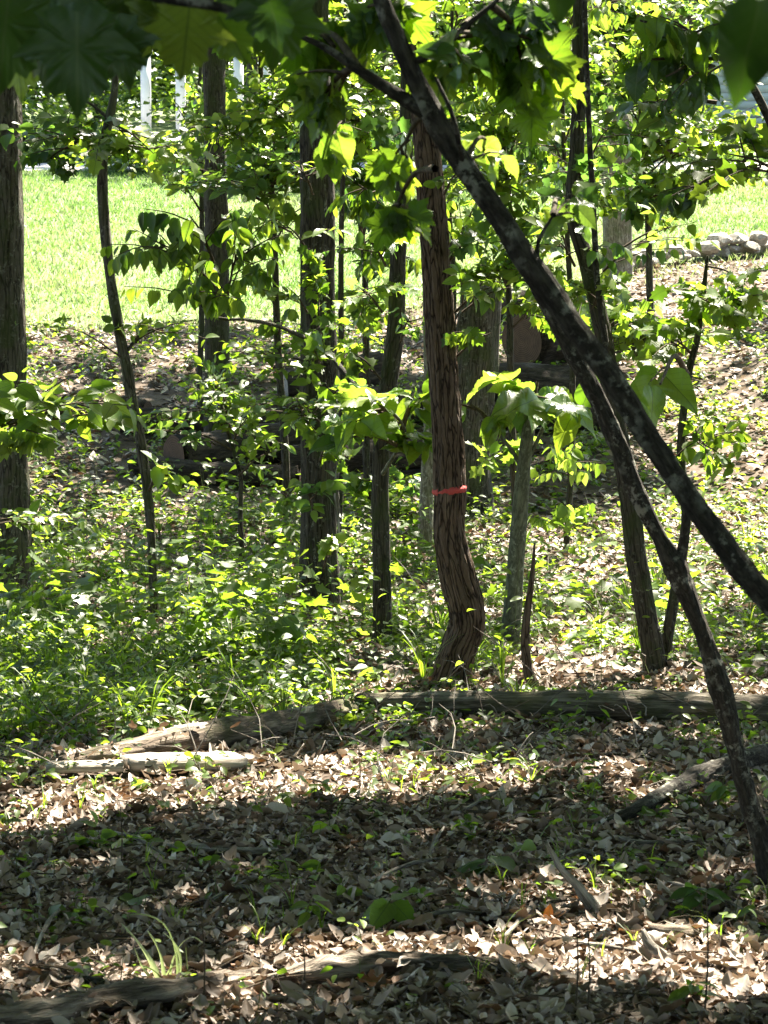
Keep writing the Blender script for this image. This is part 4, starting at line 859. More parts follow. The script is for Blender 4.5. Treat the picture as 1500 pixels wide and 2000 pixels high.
t = log('branch', 'dark crooked fallen branch rising behind the crooked sapling', 'branch', [(1150, 1618, dep(1150, 1628)), (1220, 1592, dep(1220, 1615)), (1290, 1555, dep(1290, 1590)), (1370, 1512, dep(1370, 1556)), (1440, 1486, dep(1440, 1536)), (1540, 1462, dep(1540, 1516))], [14, 24, 30, 34, 38, 34], M['bark_black'], lump=.2, ground_it=False)
log('log', 'weathered split log lying across the bottom corner', 'log', [(-60, 1995, 6.05), (80, 1978, 6.1), (200, 1955, 6.15), (330, 1935, 6.2), (440, 1914, 6.3), (520, 1900, 6.4)], [40, 46, 50, 46, 34, 14], M['rotpale'], lump=.30, furrow=.16)
log('log', 'crumbling pale log half buried in dead leaves', 'log', [(520, 1920, 6.35), (640, 1898, 6.4), (760, 1886, 6.45), (900, 1882, 6.45), (1040, 1892, 6.4)], [26, 44, 42, 36, 18], M['rotpale'], lump=.32, furrow=.12)
log('stick', 'thin dark stick above the weathered split log', 'stick', [(130, 1912, 6.5), (190, 1918, 6.45), (260, 1940, 6.35)], [14, 20, 12], M['bark_black'], sides=10, rings=16)
log('stick', 'long grey stick lying on shaded leaves near the pale board', 'stick', [(300, 1652, 8.5), (370, 1654, 8.45), (450, 1662, 8.4), (580, 1662, 8.35)], [14, 20, 18, 12], M['deadwood'], sides=10, rings=24)
log('stick', 'pale snapped branch standing in the leaves by the orange leaf', 'stick', [(1066, 1645, dep(1165, 1800) + .1), (1095, 1695, dep(1165, 1800) + .06), (1130, 1735, dep(1165, 1800) + .03), (1168, 1788, dep(1165, 1800))], [6, 12, 17, 24], M['deadwood'], sides=10, rings=30, lump=.4, furrow=.15, ground_it=False)
log('log', 'brown bark covered piece of wood by the broad dark leaves', 'log', [(1270, 1815, 6.95), (1320, 1822, 6.92), (1370, 1820, 6.9)], [24, 34, 28], M['rotten'], sides=12, rings=16)
log('stick', 'pale upright split piece of wood in the sun', 'stick', [(1256, 1816, dep(1300, 1885) + .03), (1272, 1848, dep(1300, 1885)), (1304, 1874, dep(1300, 1885) - .05)], [8, 22, 18], M['deadwood'], sides=10, rings=20, lump=.35, ground_it=False)
for k, (a, b, c_) in enumerate([((720, 1740), (800, 1715), (880, 1690)), ((830, 1710), (850, 1670), (868, 1630)), ((985, 1850), (1030, 1810), (1052, 1775)), ((640, 1765), (700, 1770), (760, 1790)), ((1300, 1740), (1380, 1770), (1460, 1800)),
                                ((900, 1600), (960, 1575), (985, 1560)), ((120, 1790), (90, 1840), (60, 1900)), ((540, 1560), (600, 1545), (660, 1550)), ((1130, 1860), (1180, 1880), (1250, 1878)), ((760, 1830), (860, 1812), (950, 1800)),
                                ((200, 1640), (260, 1660), (330, 1690)), ((1060, 1720), (1130, 1690), (1200, 1700)), ((400, 1780), (470, 1760), (520, 1772)), ((1180, 1640), (1240, 1670), (1330, 1660)), ((30, 1700), (70, 1760), (80, 1830))]):
    W = []
    for i, q in enumerate((a, b, c_)):
        p = ground_at(*q); p[2] += .02 + (.03 if i == 1 else .01); W.append(p)
    t = thing('stick', 'thin grey dead stick lying on the leaf litter', 'stick', W[1], 'thin dead sticks on the leaf litter')
    V, F, K = tube(W, [.006, .008, .004], 6, 14, 0, 0, .2, k); part('stick_wood', V, F, M['deadwood'], t, {'barkco': K})
# sawn board lying in the sun
def boxgeo(c, ax, ay, az, l, w_, h, jit=.0018):
    V = []
    n = 12
    for i in range(n + 1):
        for (sy, sz) in ((-1, -1), (1, -1), (1, 1), (-1, 1)):
            V.append(c + ax * (i / n - .5) * l + ay * sy * w_ / 2 + az * sz * h / 2 + np.array([random.gauss(0, jit) for _ in range(3)]))
    F = [(i * 4 + j, i * 4 + (j + 1) % 4, i * 4 + 4 + (j + 1) % 4, i * 4 + 4 + j) for i in range(n) for j in range(4)] + [(3, 2, 1, 0), (n * 4, n * 4 + 1, n * 4 + 2, n * 4 + 3)]
    V = np.array(V); K = V - c
    K = np.stack([K @ ay, K @ az, K @ ax], -1)
    return V, F, K
for (x0, y0_, x1, y1_, wd, hh, lb) in ((246, 1512, 470, 1508, .17, .045, 'pale straight board lying in the sun on the leaves'), (90, 1522, 240, 1518, .10, .03, 'narrower pale board end to end with the bright straight board')):
    a = ground_at(x0, y0_); b = ground_at(x1, y1_); a[2] += .05; b[2] += .05
    if abs(a[1] - b[1]) > .3: b[1] = a[1] + .1; b[2] = a[2]
    ax = norm(b - a); ay = norm(np.cross((0, 0, 1.), ax)); az = np.cross(ax, ay)
    t = thing('board', lb, 'board', (a + b) / 2)
    V, F, K = boxgeo((a + b) / 2, ax, ay, az, float(np.linalg.norm(b - a)), wd, hh); part('plank', V, F, M['palewood'], t, {'barkco': K}, smooth=False); SEGS.append((a[0], a[1], b[0], b[1], wd * .6))
# felled logs heaped on the bank
for lb, pts, wp, cut in [
    ('grey ended log leaning on the pile beside the slim dark trunk', [(560, 752, 27.5), (650, 742, 26.2), (738, 725, 25.0)], [62, 68, 72], 'cut_grey'),
    ('big brown ended log on top of the pile behind the crossing saplings', [(1185, 645, 28.5), (1120, 652, 27.2), (1030, 664, 25.4)], [88, 96, 106], 'cut_brown'),
    ('lowest dark log with a round end behind the thin wavy sapling', [(600, 858, 27), (480, 872, 25.2), (352, 886, 23.4)], [70, 76, 80], 'cut_brown'),
    ('long dark log lying behind the green shrub', [(235, 822, 25.6), (420, 822, 25.4), (640, 818, 25.2)], [46, 56, 60], 'cut_brown'),
    ('long dark log lying behind the low twig of large leaves', [(560, 905, 24.2), (740, 890, 24.4), (900, 868, 24.6)], [66, 72, 66], 'cut_brown'),
    ('dark log across the pile above the low twig of large leaves', [(610, 800, 24.2), (740, 795, 24.4), (880, 800, 24.6)], [60, 70, 66], 'cut_brown'),
    ('brown log lying under the big flat leaves of the grey green sapling', [(930, 742, 25.2), (1050, 752, 25.4), (1190, 760, 25.8)], [66, 72, 66], 'cut_brown'),
    ('dark log low on the pile beyond the grey green sapling', [(900, 822, 25.2), (1040, 815, 25.4), (1170, 815, 25.8)], [46, 54, 46], 'cut_brown'),
    ('short dark log standing at the top of the pile beside the snag', [(975, 590, 27.0), (1010, 600, 27.4), (1060, 605, 28.0)], [60, 64, 58], 'cut_grey'),
    ('dark weathered log lying on the bank behind the forked trunk', [(1210, 668, 28.6), (1260, 676, 28.6), (1330, 684, 28.7)], [26, 34, 30], 'cut_brown'),
    ('lowest thin log at the foot of the pile beyond the thick straight trunk', [(260, 905, 25.0), (420, 925, 24.8), (580, 930, 24.7)], [34, 44, 40], 'cut_brown'),
    ('short dark log lying on leaves behind the thin wavy sapling', [(226, 790, 25.0), (250, 792, 24.8), (282, 798, 24.7)], [32, 36, 34], 'cut_brown')]:
    log('log', lb, 'log', pts, wp, M['bark_log'], M[cut], sides=24, rings=24, lump=.06, furrow=.08, group='felled logs heaped on the bank')

# ------------------------------------------------------------------ leaf litter
SEG = np.array(SEGS)      # logs and boards: no leaves inside them
def clear_of_logs(p):
    k = np.ones(len(p), bool)
    for (ax_, ay_, bx_, by_, r_) in SEG:
        a = np.array((ax_, ay_)); d = np.array((bx_, by_)) - a
        t = np.clip(((p[:, :2] - a) @ d) / (d @ d + 1e-9), 0, 1)
        q = p[:, :2] - a - t[:, None] * d
        k &= ~((np.hypot(q[:, 0], q[:, 1]) < r_) )
    return k
def litter(n, y0, y1, kind, smin, smax, lift):
    y = rng.uniform(y0, y1, n * 2); x = rng.uniform(-1, 1, n * 2) * in_view_x(y1); k = np.abs(x) < in_view_x(y); x, y = x[k][:n], y[k][:n]; n = len(x)
    k = y < d_edge(x) + rng.normal(.1, .7, n); x, y = x[k], y[k]; n = len(x)
    pos = np.stack([x, y, hz(x, y) + rng.uniform(0, lift, n)], -1)
    pos = pos[clear_of_logs(pos)]; n = len(pos)
    sm = np.where(rng.random(n) < .12, 1.35, 1.0)
    return pos, frames(n, (-.22, .30), .30), rng.uniform(smin, smax, n) * sm
g = Geo()
lp_ = []
for (ax_, ay_, bx_, by_, r_) in SEG:
    if ay_ > 14: continue
    for _ in range(int(14 * math.hypot(bx_ - ax_, by_ - ay_) / max(.05, r_) * .5) + 2):
        t = random.random(); o_ = random.gauss(0, .55) * r_; q = np.array((ax_ + (bx_ - ax_) * t, ay_ + (by_ - ay_) * t + o_))
        if abs(o_) < r_ * .85: lp_.append((q[0], q[1], float(hz(*q)) + r_ * .9 + math.sqrt(max(0, r_ * r_ - o_ * o_)) * 1.02))
lp_ = np.array(lp_); lp_ = lp_[rng.random(len(lp_)) < .5]
V, F, A = leaves_geo('dead', lp_, frames(len(lp_), (-.2, .3), .4), rng.uniform(.03, .06, len(lp_))); g.put(V, F, **A)
for args in [(21000, 4.8, 8.5, 'dead', .022, .062, .022), (20000, 8.5, 13, 'dead', .026, .068, .022), (22000, 13, 22, 'deadlow', .05, .11, .04), (17000, 22, 38, 'deadlow', .07, .14, .05)]:
    p, R, s_ = litter(*args); V, F, A = leaves_geo(args[3], p, R, s_); g.put(V, F, **A)
V, F, A = g.get(); lm = part('leaf_litter', V, F, M['litter'], ground, A, 'stuff')
g = Geo()
for _ in range(900):
    y = random.uniform(5.4, 12); x = random.uniform(-1, 1) * in_view_x(y, 0); z = float(hz(x, y)) + .025; a = random.uniform(0, 6.28); L_ = random.uniform(.04, .22)
    dv = np.array((math.cos(a), math.sin(a), random.gauss(0, .12))) * L_; b = np.array((x, y, z))
    tv, tf, tk = tube([b, b + dv * .5 + np.array((0, 0, random.uniform(0, .015))), b + dv], [.003, .0026, .001], 4, 4, 0, 0, 0, cap=False); g.put(tv, tf, barkco=tk)
V, F, A = g.get(); part('litter_twigs', V, F, M['twig'], ground, A, 'stuff')
n = 290
y = np.sort(rng.uniform(5.7, 9.6, n)); x = rng.uniform(-1, 1, n) * (y * .165)
leaf_objs('fallen_leaf', 'dead', np.stack([x, y, hz(x, y) + .022 + rng.uniform(0, .02, n)], -1), frames(n, (-.25, .35), .35), rng.uniform(.045, .10, n), M['o_litter'], ground, 60)

# ------------------------------------------------------------------ stones along the lawn edge
def blob(seed, sub=2):
    import bmesh
    bm = bmesh.new(); bmesh.ops.create_icosphere(bm, subdivisions=sub, radius=.5)
    for v in bm.verts:
        k = 1 + .25 * mnoise.noise(v.co * 1.8 + Vector((seed, 0, 0))); v.co *= k
        for q in range(7):
            rr_ = random.Random(int(seed * 10) + q); nn = Vector((rr_.gauss(0, 1), rr_.gauss(0, 1), rr_.gauss(0, .7))).normalized(); dd = v.co.dot(nn)
            if dd > .33: v.co -= nn * (dd - .33)
    me = bpy.data.meshes.new('stone'); bm.to_mesh(me); bm.free(); me.materials.append(M['stone'])
    return me
SM = [blob(i * 3.7) for i in range(6)]
sw = thing('stone_wall', 'low tumbled row of pale sunlit stones along the lawn edge', 'stone wall', P(1400, 500, 38.6))
bs = np.array(sw.location)
for px, py, sx in [(1236, 502, 34), (1262, 498, 30), (1292, 505, 36), (1250, 522, 30), (1318, 492, 42), (1350, 498, 30), (1384, 488, 50), (1378, 506, 34), (1402, 474, 58), (1440, 470, 50), (1432, 490, 40), (1462, 486, 46), (1480, 468, 52), (1500, 490, 48), (1524, 474, 50), (1545, 488, 50), (1410, 500, 36), (1470, 502, 34), (1280, 520, 26), (1340, 515, 26), (1440, 512, 30), (1226, 520, 26), (1500, 508, 34), (1570, 476, 54)]:
    d = float(d_edge((px - 750) / FPX * 38)) - .15 + random.uniform(-.1, .1); p = P(px, py, d)
    zz = float(hz(p[0], p[1])); p[2] = max(zz + .10, min(p[2] + .03, zz + .5))
    o = add('stone', random.choice(SM), sw, p - bs); s = sx * d / FPX * 1.35; o.scale = (s, s * .7, s * random.uniform(.35, .5)); o.rotation_euler = (random.uniform(-.2, .2), random.uniform(-.2, .2), random.uniform(0, 6))

# ------------------------------------------------------------------ low plants one can pick out
def seedling(label, px, py, stemh, n, leafpx, kind, mat, style='flat', name='seedling'):
    b = ground_at(px, py); d = float(b[1]); t = thing(name, label, 'plant', b)
    V, F, K = tube([b, b + np.array((.01, 0, stemh * .6)), b + np.array((.03, -.01, stemh))], [.005, .004, .002], 5, 8, 0, 0, 0); part('stem', V, F, M['stem'], t, {'barkco': K})
    top = b + np.array((.03, -.01, stemh)); a = np.linspace(0, 2 * math.pi, n, endpoint=False) + rng.normal(0, .3, n)
    pos = top + np.stack([np.cos(a) * .01, np.sin(a) * .01, -rng.uniform(0, stemh * .4, n)], -1)
    axis = np.stack([np.cos(a), np.sin(a), rng.uniform(-.5, .2, n)], -1)
    leaf_objs('leaf', kind, pos, frames(n, axis=axis, normal=np.stack([rng.normal(0, .3, n), rng.normal(-.3, .3, n), np.ones(n)], -1)), leafpx * d / FPX * rng.uniform(.7, 1.2, n), M['o_' + mat], t)
    return t
seedling('bright green seedling catching the sun in the middle of the litter', 745, 1815, .10, 6, 70, 'broad', 'yellow')
seedling('small seedling with wide green leaves beside the grey dead twigs', 940, 1720, .09, 5, 90, 'broad', 'mid')
seedling('pale leaved small plant by the brown bark covered piece', 1345, 1790, .10, 9, 52, 'ovate', 'blue')
seedling('yellow green star shaped seedling below the long fallen log', 905, 1520, .10, 8, 34, 'ovate', 'yellow')
seedling('yellowish curled seedling by the thin dead sticks', 655, 1770, .08, 3, 40, 'broad', 'yellow')
seedling('green sprig growing at the edge of the pale dry leaves', 590, 1830, .12, 9, 46, 'ovate', 'mid')
seedling('bright star shaped seedling in the sunny undergrowth', 540, 1320, .35, 9, 62, 'ovate', 'yellow')
seedling('low green plant under the dark fallen branch', 1400, 1590, .12, 10, 44, 'ovate', 'mid')
seedling('green sprig near the sunny litter at the bottom corner', 1330, 1985, .10, 10, 50, 'ovate', 'mid')
t = thing('plant', 'leafy dark green plant in the shaded litter before the thin stick', 'plant', ground_at(205, 1740))
for s in [(190, 1660, 8.2, 90, 50, 66, 36, 'ovate', 'mid', 'flat', (205, 1735, 8.2)), (240, 1730, 8.0, 60, 40, 36, 34, 'broad', 'mid', 'flat', (215, 1740, 8.1)), (130, 1700, 8.2, 50, 30, 24, 32, 'ovate', 'mid', 'flat', (205, 1738, 8.2))]:
    cluster(t, s)
# grass tuft
M['o_grass'] = leaf_mat('grass_blade_pale', [(.16, .22, .09), (.22, .28, .14), (.30, .36, .22)], [(.25, .35, .1), (.3, .38, .14), (.34, .40, .2)], .35, .35, .5, objrand=True)
gb = ground_at(318, 1925); gt = thing('grass_tuft', 'tuft of long pale arching grass blades by the split log', 'grass tuft', gb)
dg = float(gb[1])
for k, (pl, wd) in enumerate([([(314, 1922), (296, 1880), (268, 1838), (236, 1803)], .0068), ([(322, 1924), (316, 1876), (304, 1842), (288, 1818)], .0045), ([(348, 1918), (344, 1860), (326, 1812), (296, 1790), (256, 1786), (218, 1800)], .0036),
                              ([(326, 1922), (300, 1896), (272, 1886), (248, 1890)], .004), ([(318, 1920), (330, 1896), (346, 1884), (356, 1886)], .004), ([(352, 1916), (352, 1870), (338, 1838), (318, 1822)], .0030), ([(306, 1920), (280, 1892), (262, 1850)], .0035),
                              ([(330, 1925), (336, 1880), (352, 1846), (376, 1830), (396, 1842)], .0028), ([(300, 1918), (262, 1904), (222, 1906), (196, 1918)], .003)]):
    cpts = [P(a, b, dg - .02 - .012 * k * (i_ / 3)) for i_, (a, b) in enumerate(pl)]; c_, u_ = smooth_path(cpts, 12); V = []
    for i_, q in enumerate(c_):
        f = i_ / 11; ww = wd * (1 - f ** 2.5) * (.75 + .4 * math.sin(f * 7 + k)) + .0006; V += [q + np.array((-ww, 0, -ww * .4)), q + np.array((0, -ww * .5, 0)), q + np.array((ww, .002, ww * .4))]
    F = [q for i_ in range(11) for q in ((i_ * 3, i_ * 3 + 1, i_ * 3 + 4, i_ * 3 + 3), (i_ * 3 + 1, i_ * 3 + 2, i_ * 3 + 5, i_ * 3 + 4))]
    part('blade', V, F, M['o_grass'], gt)
# upright thin stems standing in the litter
for k, (px, py, h) in enumerate([(395, 1990, .30), (1122, 1990, .28), (1145, 1990, .25), (235, 1700, .25), (700, 1560, .2), (1375, 1990, .34), (590, 1960, .2)]):
    b = ground_at(px, py); t = thing('bare_twig', 'thin bare upright stem sticking out of the leaf litter', 'stem', b, 'thin bare stems standing in the litter')
    V, F, K = tube([b - np.array((0, 0, .02)), b + np.array((.008, 0, h * .5)), b + np.array((.0, 0, h))], [.003, .0025, .001], 5, 8, 0, 0, .1, k); part('stem', V, F, M['twig'], t, {'barkco': K})
ol = ground_at(1070, 1815)
t = thing('dead_leaf', 'bright orange dead leaf standing in the litter', 'leaf', ol)
leaf_objs('leaf_blade', 'dead', np.array([ol + np.array((0, 0, .02))]), frames(1, axis=np.array([(.2, .1, 1.)]), normal=np.array([(.2, -1., .3)])), .06, M['o_orange'], t)
ol = ground_at(735, 1945)
t = thing('dead_leaf', 'large rusty brown curled leaf below the crumbling log', 'leaf', ol)
leaf_objs('leaf_blade', 'dead', np.array([ol + np.array((-.06, 0, .05))]), frames(1, axis=np.array([(1., -.2, .1)]), normal=np.array([(0, -.6, .8)])), .10, M['o_rust'], t)

# ------------------------------------------------------------------ beyond the lawn: posts, house, far trees
M['whitepost'] = simple_mat('pale_post_paint', [(.55, .58, .60), (.66, .68, .70)], 3, 4, .6, .1)
M['siding'] = simple_mat('pale_grey_siding', [(.48, .53, .58), (.58, .63, .68)], 2, 4, .6, .1)
M['roof'] = simple_mat('grey_shingle', [(.06, .06, .065), (.11, .105, .10)], 8, 6, .9, .4)
M['foundation'] = simple_mat('foundation_block', [(.06, .055, .05), (.10, .09, .08)], 4, 5, .95, .4)
M['glass'] = simple_mat('window_glass', [(.02, .025, .03), (.03, .035, .04)], 1, 2, .08, .0, spec=.6)
def boxv(x0, x1, y0, y1, z0, z1):
    V = [(x, y, z) for z in (z0, z1) for y in (y0, y1) for x in (x0, x1)]
    return V, [(0, 1, 3, 2)[::-1], (4, 5, 7, 6), (0, 1, 5, 4), (2, 3, 7, 6)[::-1], (0, 2, 6, 4)[::-1], (1, 3, 7, 5)]
for px, lb in [(285, 'pale post nearest the edge trunk beyond the driveway'), (353, 'pale post between the edge trunk and the straight dark trunk'), (466, 'pale post just beyond the straight dark trunk'), (520, 'pale post farthest along towards the thick straight trunk')]:
    d = 64.5; b = P(px, 200, d); z = float(hz(b[0], d)); t = thing('post', lb, 'post', (b[0], d, z))
    V, F = boxv(b[0] - .13, b[0] + .13, d - .13, d + .13, z - .2, z + 2.3); part('shaft', V, F, M['whitepost'], t, smooth=False)
    V, F = boxv(b[0] - .18, b[0] + .18, d - .18, d + .18, z + 2.303, z + 2.42); part('cap', V, F, M['whitepost'], t, smooth=False)
hx0, hx1, hy0, hy1 = 10.3, 24, 72, 82; hb = float(hz(14, 72)) - .55
H = thing('house', 'pale blue grey sided house glimpsed through the leaves', 'house', (14, 77, hb))
V, F = boxv(hx0, hx1, hy0 + .04, hy1, hb - 1, hb + .5); part('foundation', V, F, M['foundation'], H, smooth=False)
V, F = boxv(hx0, hx1, hy0 + .08, hy1, hb + .503, hb + 4.5); part('wall', V, F, M['siding'], H, smooth=False)
for k in range(16):
    V, F = boxv(hx0 - .02, hx1 + .02, hy0 + .02 - .02, hy0 + .077, hb + .51 + k * .25, hb + .51 + k * .25 + .235); part('siding_board', V, F, M['siding'], H, smooth=False)
V = [(hx0 - .6, hy0 - .7, hb + 4.52), (hx1 + .6, hy0 - .7, hb + 4.52), (hx1 + .6, (hy0 + hy1) / 2, hb + 7.4), (hx0 - .6, (hy0 + hy1) / 2, hb + 7.4), (hx0 - .6, hy1 + .7, hb + 4.52), (hx1 + .6, hy1 + .7, hb + 4.52),
     (hx0 - .6, hy0 - .7, hb + 4.72), (hx1 + .6, hy0 - .7, hb + 4.72), (hx1 + .6, (hy0 + hy1) / 2, hb + 7.6), (hx0 - .6, (hy0 + hy1) / 2, hb + 7.6), (hx0 - .6, hy1 + .7, hb + 4.72), (hx1 + .6, hy1 + .7, hb + 4.72)]
part('roof', V, [(0, 1, 2, 3), (3, 2, 5, 4), (6, 7, 8, 9), (9, 8, 11, 10), (0, 1, 7, 6), (4, 5, 11, 10), (0, 3, 9, 6), (3, 4, 10, 9), (1, 2, 8, 7), (2, 5, 11, 8)], M['roof'], H, smooth=False)
for wx in (12.9, 16.5):
    V, F = boxv(wx, wx + 1.1, hy0 - .05, hy0 - .005, hb + 1.6, hb + 3.2); wdw = part('window', V, F, M['whitepost'], H, smooth=False)
    V, F = boxv(wx + .1, wx + 1.0, hy0 - .06, hy0 - .052, hb + 1.7, hb + 3.1); part('pane', V, F, M['glass'], wdw, smooth=False)

def far_tree(label, px, d, h, cw, n, mat='farleaf', name='tree', trunkw=.34, low=.06, ls=.42):
    x = (px - 750) / FPX * d; z = float(hz(x, d)); t = thing(name, label, 'tree', (x, d, z), 'trees beyond the lawn')
    V, F, K = tube([(x, d, z - .2), (x + .1, d, z + h * .4), (x - .1, d, z + h * .9)], [trunkw * .55, trunkw * .42, .05], 10, 16, 0, 0, .08, px); part('trunk', V, F, M['bark_dark'], t, {'barkco': K})
    for i in range(5):
        a = i * 1.3 + px; zz = z + h * (low + .12 * i); L = cw * .7
        V, F, K = tube([(x, d, zz), (x + math.cos(a) * L * .5, d + math.sin(a) * L * .5, zz + L * .2), (x + math.cos(a) * L, d + math.sin(a) * L, zz + L * .35)], [trunkw * .2, trunkw * .12, .02], 5, 7, 0, 0, 0, cap=False); part('branch', V, F, M['bark_dark'], t, {'barkco': K})
    nc = 60; cc = []
    while len(cc) < nc:
        q = rng.uniform(-1, 1, 3)
        if (q ** 2).sum() < 1: cc.append(q)
    cc = np.array(cc) * np.array((cw, cw, h * (1 - low) * .55)) + np.array((x, d, z + h * (low + (1 - low) * .5)))
    k = rng.integers(0, nc, n); pos = cc[k] + rng.normal(0, 1, (n, 3)) * np.array((cw * .2, cw * .2, .35))
    leaf_mass('crown', 'dia', pos, frames(n, (-.7, .4), .6), ls * rng.uniform(.6, 1.3, n), M[mat], t, np.clip(rng.random(nc)[k] * .6 + rng.random(n) * .4, 0, 1))
    return t
for a in [('far tree with a dark trunk above the edge of the driveway', 1075, 57, 13, 4.2, 5200, 'farleaf', 'tree', .4, .36), ('far tree with a thin trunk just past the straight dark trunk', 492, 60, 13, 3.6, 4200, 'farleaf', 'tree', .3, .45), 
          ('far tree added for shade at the driveway edge beyond the slim dark trunk', 752, 58, 13, 4.0, 4800, 'farleaf', 'tree', .3, .38), ('far tree added for shade at the driveway edge beyond the broad mossy snag', 925, 59, 13, 4.0, 4800, 'farleaf', 'tree', .3, .38), ('tall far tree behind the first pale post', 200, 76, 17, 4.5, 3600), ('tall far tree filling the gap behind the straight dark trunk', 440, 80, 18, 4.8, 3800), ('tall far tree behind the thick straight trunk', 620, 76, 16, 4.5, 3600),  # the two driveway edge trees are added to shade the lawn top
          ('broad far tree behind the red banded trunk', 820, 82, 18, 5, 4000), ('broad far tree behind the crossing dark saplings', 980, 76, 16, 4.6, 3600), ('far tree standing close before the house', 1180, 72, 15, 4.2, 3400, 'farleaf', 'tree', .34, .22),
          ('far tree before the house wall with its crown over the roof', 1335, 69, 14, 3.8, 2600, 'farleaf', 'tree', .3, .38), ('far tree beyond the edge trunk at the lawn top', -10, 72, 16, 4.4, 3200)]:
    far_tree(*a)
def far_shrub(label, px, d, h, w_, n, ls=.22):
    x = (px - 750) / FPX * d; z = float(hz(x, d)); t = thing('shrub', label, 'shrub', (x, d, z), 'shrubs beyond the lawn')
    q = rng.normal(0, 1, (n, 3)) * np.array((w_ * .5, w_ * .4, h * .35)); q[:, 2] = np.abs(q[:, 2]) + rng.random(n) * h * .3
    leaf_mass('foliage', 'dia', q + np.array((x, d, z)), frames(n, (-.6, .5), .6), ls * rng.uniform(.6, 1.3, n), M['farleaf'], t)
    for i in range(3):
        V, F, K = tube([(x, d, z), (x + random.uniform(-.5, .5) * w_, d, z + h * .8)], [.03, .01], 5, 4, 0, 0, 0, cap=False); part('stem', V, F, M['twig'], t, {'barkco': K})
for a in [('dark low shrub at the lawn top beyond the thin wavy sapling', 300, 50.6, .55, 1.5, 1200), ('dark low shrub at the lawn top beside the edge trunk', 120, 54.2, .6, 1.2, 900), ('wide shrub by the driveway beyond the thick straight trunk', 560, 55.2, 2.2, 2.6, 2600), ('wide shrub by the driveway beyond the red banded trunk', 760, 55.6, 2.2, 2.6, 2600), ('shrub by the driveway beyond the crossing saplings', 960, 55, 2.0, 2.6, 2400), ('low shrub at the lawn top beyond the pale broken trunk', 1330, 54.6, 1.3, 2.2, 1500), ('round shrub at the foot of the house', 1250, 66.6, 1.6, 2.4, 1500), ('far shrub along the pale road', 120, 67.5, 1.5, 2.4, 900), ('far shrub behind the pale posts', 420, 69, 2.4, 3.0, 1300), ('far shrub along the road behind the thick straight trunk', 650, 68, 2.6, 3.2, 1500), ('far shrub along the road behind the crossing saplings', 900, 68, 2.8, 3.4, 1600)]:
    far_shrub(*a)
# wood that closes the view behind everything
n = 110000
x = rng.uniform(-46, 46, n); y = rng.uniform(96, 118, n); z = hz(x, y) + rng.uniform(0, 1, n) ** .8 * (15 + 4 * np.sin(x * .35) + 3 * np.sin(x * .9 + 1)) 
keep = (np.sin(x * 1.1 + z * .8) * np.sin(z * 1.3 - x * .5 + y * .6) > -.75); x, y, z = x[keep], y[keep], z[keep]
V, F, A = leaves_geo('dia', np.stack([x, y, z], -1), frames(len(x), (-.6, .4), .6), rng.uniform(.5, 1.1, len(x)))
o = part('woods', V, F, M['farleaf'], None, A, smooth=False); tag(o, 'far bright green woods closing the view', 'woods', kind='stuff')

# ------------------------------------------------------------------ unseen canopy overhead, shaped to throw the dappled shade
for lb, x, y, r in [('tall tree standing just out of view beside the steep maple sapling', 5.2, 11, .16), ('tall tree out of view beyond the sunny bank', 7.5, 19, .18), ('tall tree out of view near the yellow green shrub', -4.6, 10.5, .17), ('tall tree out of view beyond the edge trunk', -7.5, 22, .18), ('tall tree standing unseen beside the viewer', 3.6, 4.5, .15), ('tall tree out of view close to the split log', -3.4, 5, .15)]:  # unseen trees added to carry more of the shading canopy
    z = float(hz(x, y)); t = thing('tree', lb, 'tree', (x, y, z))
    V, F, K = tube([(x, y, z - .2), (x + .1, y, z + 4), (x, y + .1, z + 8), (x, y, z + 11)], [r * 1.2, r, r * .8, r * .3], 14, 30, .08, 10, .06, x); part('trunk', V, F, M['bark_grey'], t, {'barkco': K})
    limbs(t, (x, y, z + 11)); CANOPY_TREES.append((t, x, y))
n = 330000
pos = np.stack([rng.uniform(-13, 14, n), rng.uniform(-18, 41, n), rng.uniform(7.2, 12, n)], -1)
m_ = 60000
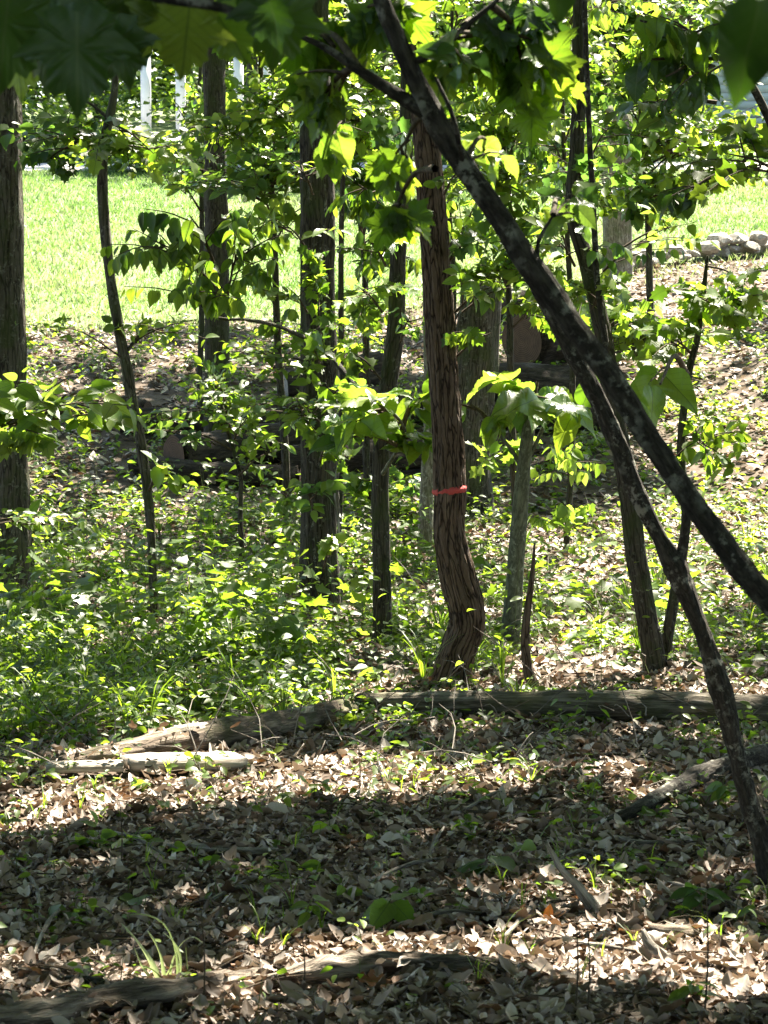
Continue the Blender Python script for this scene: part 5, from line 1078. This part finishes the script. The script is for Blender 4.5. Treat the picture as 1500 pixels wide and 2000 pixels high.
px_ = rng.uniform(-14, 15, m_); py_ = rng.uniform(-16, 30, m_); pz_ = rng.uniform(1.2, 7.4, m_)  # unseen leaves behind and beside the viewer, added to deepen the shade
ok_ = (py_ < -3.5) | (np.abs(px_) > .19 * np.maximum(py_, 0) + 3.4)
pos = np.concatenate([pos, np.stack([px_, py_, pz_], -1)[ok_]]); n = len(pos)
L = landing(pos)
pile = (np.abs(L[:, 0] + .2) < 2.7) & (np.abs(L[:, 1] - 25.4) < 2.4)  # canopy kept dense here so the felled logs lie in shade
vis = ((pos[:, 2] - CAM_Z) < pos[:, 1] * .118 + .9) & (np.abs(pos[:, 0]) < .19 * np.maximum(pos[:, 1], 0) + 3.2) & (pos[:, 1] > -3.5)   # stay clear of the view
keep = (rng.random(n) > lit_amount(L[:, 0], L[:, 1]) * (1 - .9 * pile)) & ~vis & ((np.abs(L[:, 0]) < 9) | (pos[:, 2] < 7.2))  # canopy holes cut where sun patches should land
keep &= (L[:, 1] > 2) | (rng.random(n) < .95)
keep &= (L[:, 1] < 9.8) | pile | (rng.random(n) < np.interp(L[:, 1], [9.8, 12], [1, 0]) + np.clip(.40 + .75 * np.sin(L[:, 0] * 2.3 + 1.5 * np.sin(L[:, 1] * .9)) * np.sin(L[:, 1] * 1.7 + 1.2 * np.sin(L[:, 0] * 1.1)) , .08, .8))
pos = pos[keep]
cx = np.array([c[1] for c in CANOPY_TREES]); cyy = np.array([c[2] for c in CANOPY_TREES])
own = np.argmin((pos[:, :1] - cx) ** 2 + (pos[:, 1:2] - cyy) ** 2 + rng.normal(0, 1.5, (len(pos), len(cx))), axis=1)
R = frames(len(pos), (-.5, .3), .4); sz = rng.uniform(.19, .34, len(pos))
for k, (t, _, _) in enumerate(CANOPY_TREES):
    s = own == k
    if s.sum(): leaf_mass('crown', 'quad', pos[s], R[s], sz[s], M['canopy'], t)  # unseen shading leaves shared out among the trees as crowns
print('TRIS', 'objects', len(bpy.data.objects), 'tris', sum(len(o.data.polygons) for o in bpy.data.objects if o.type == 'MESH'))
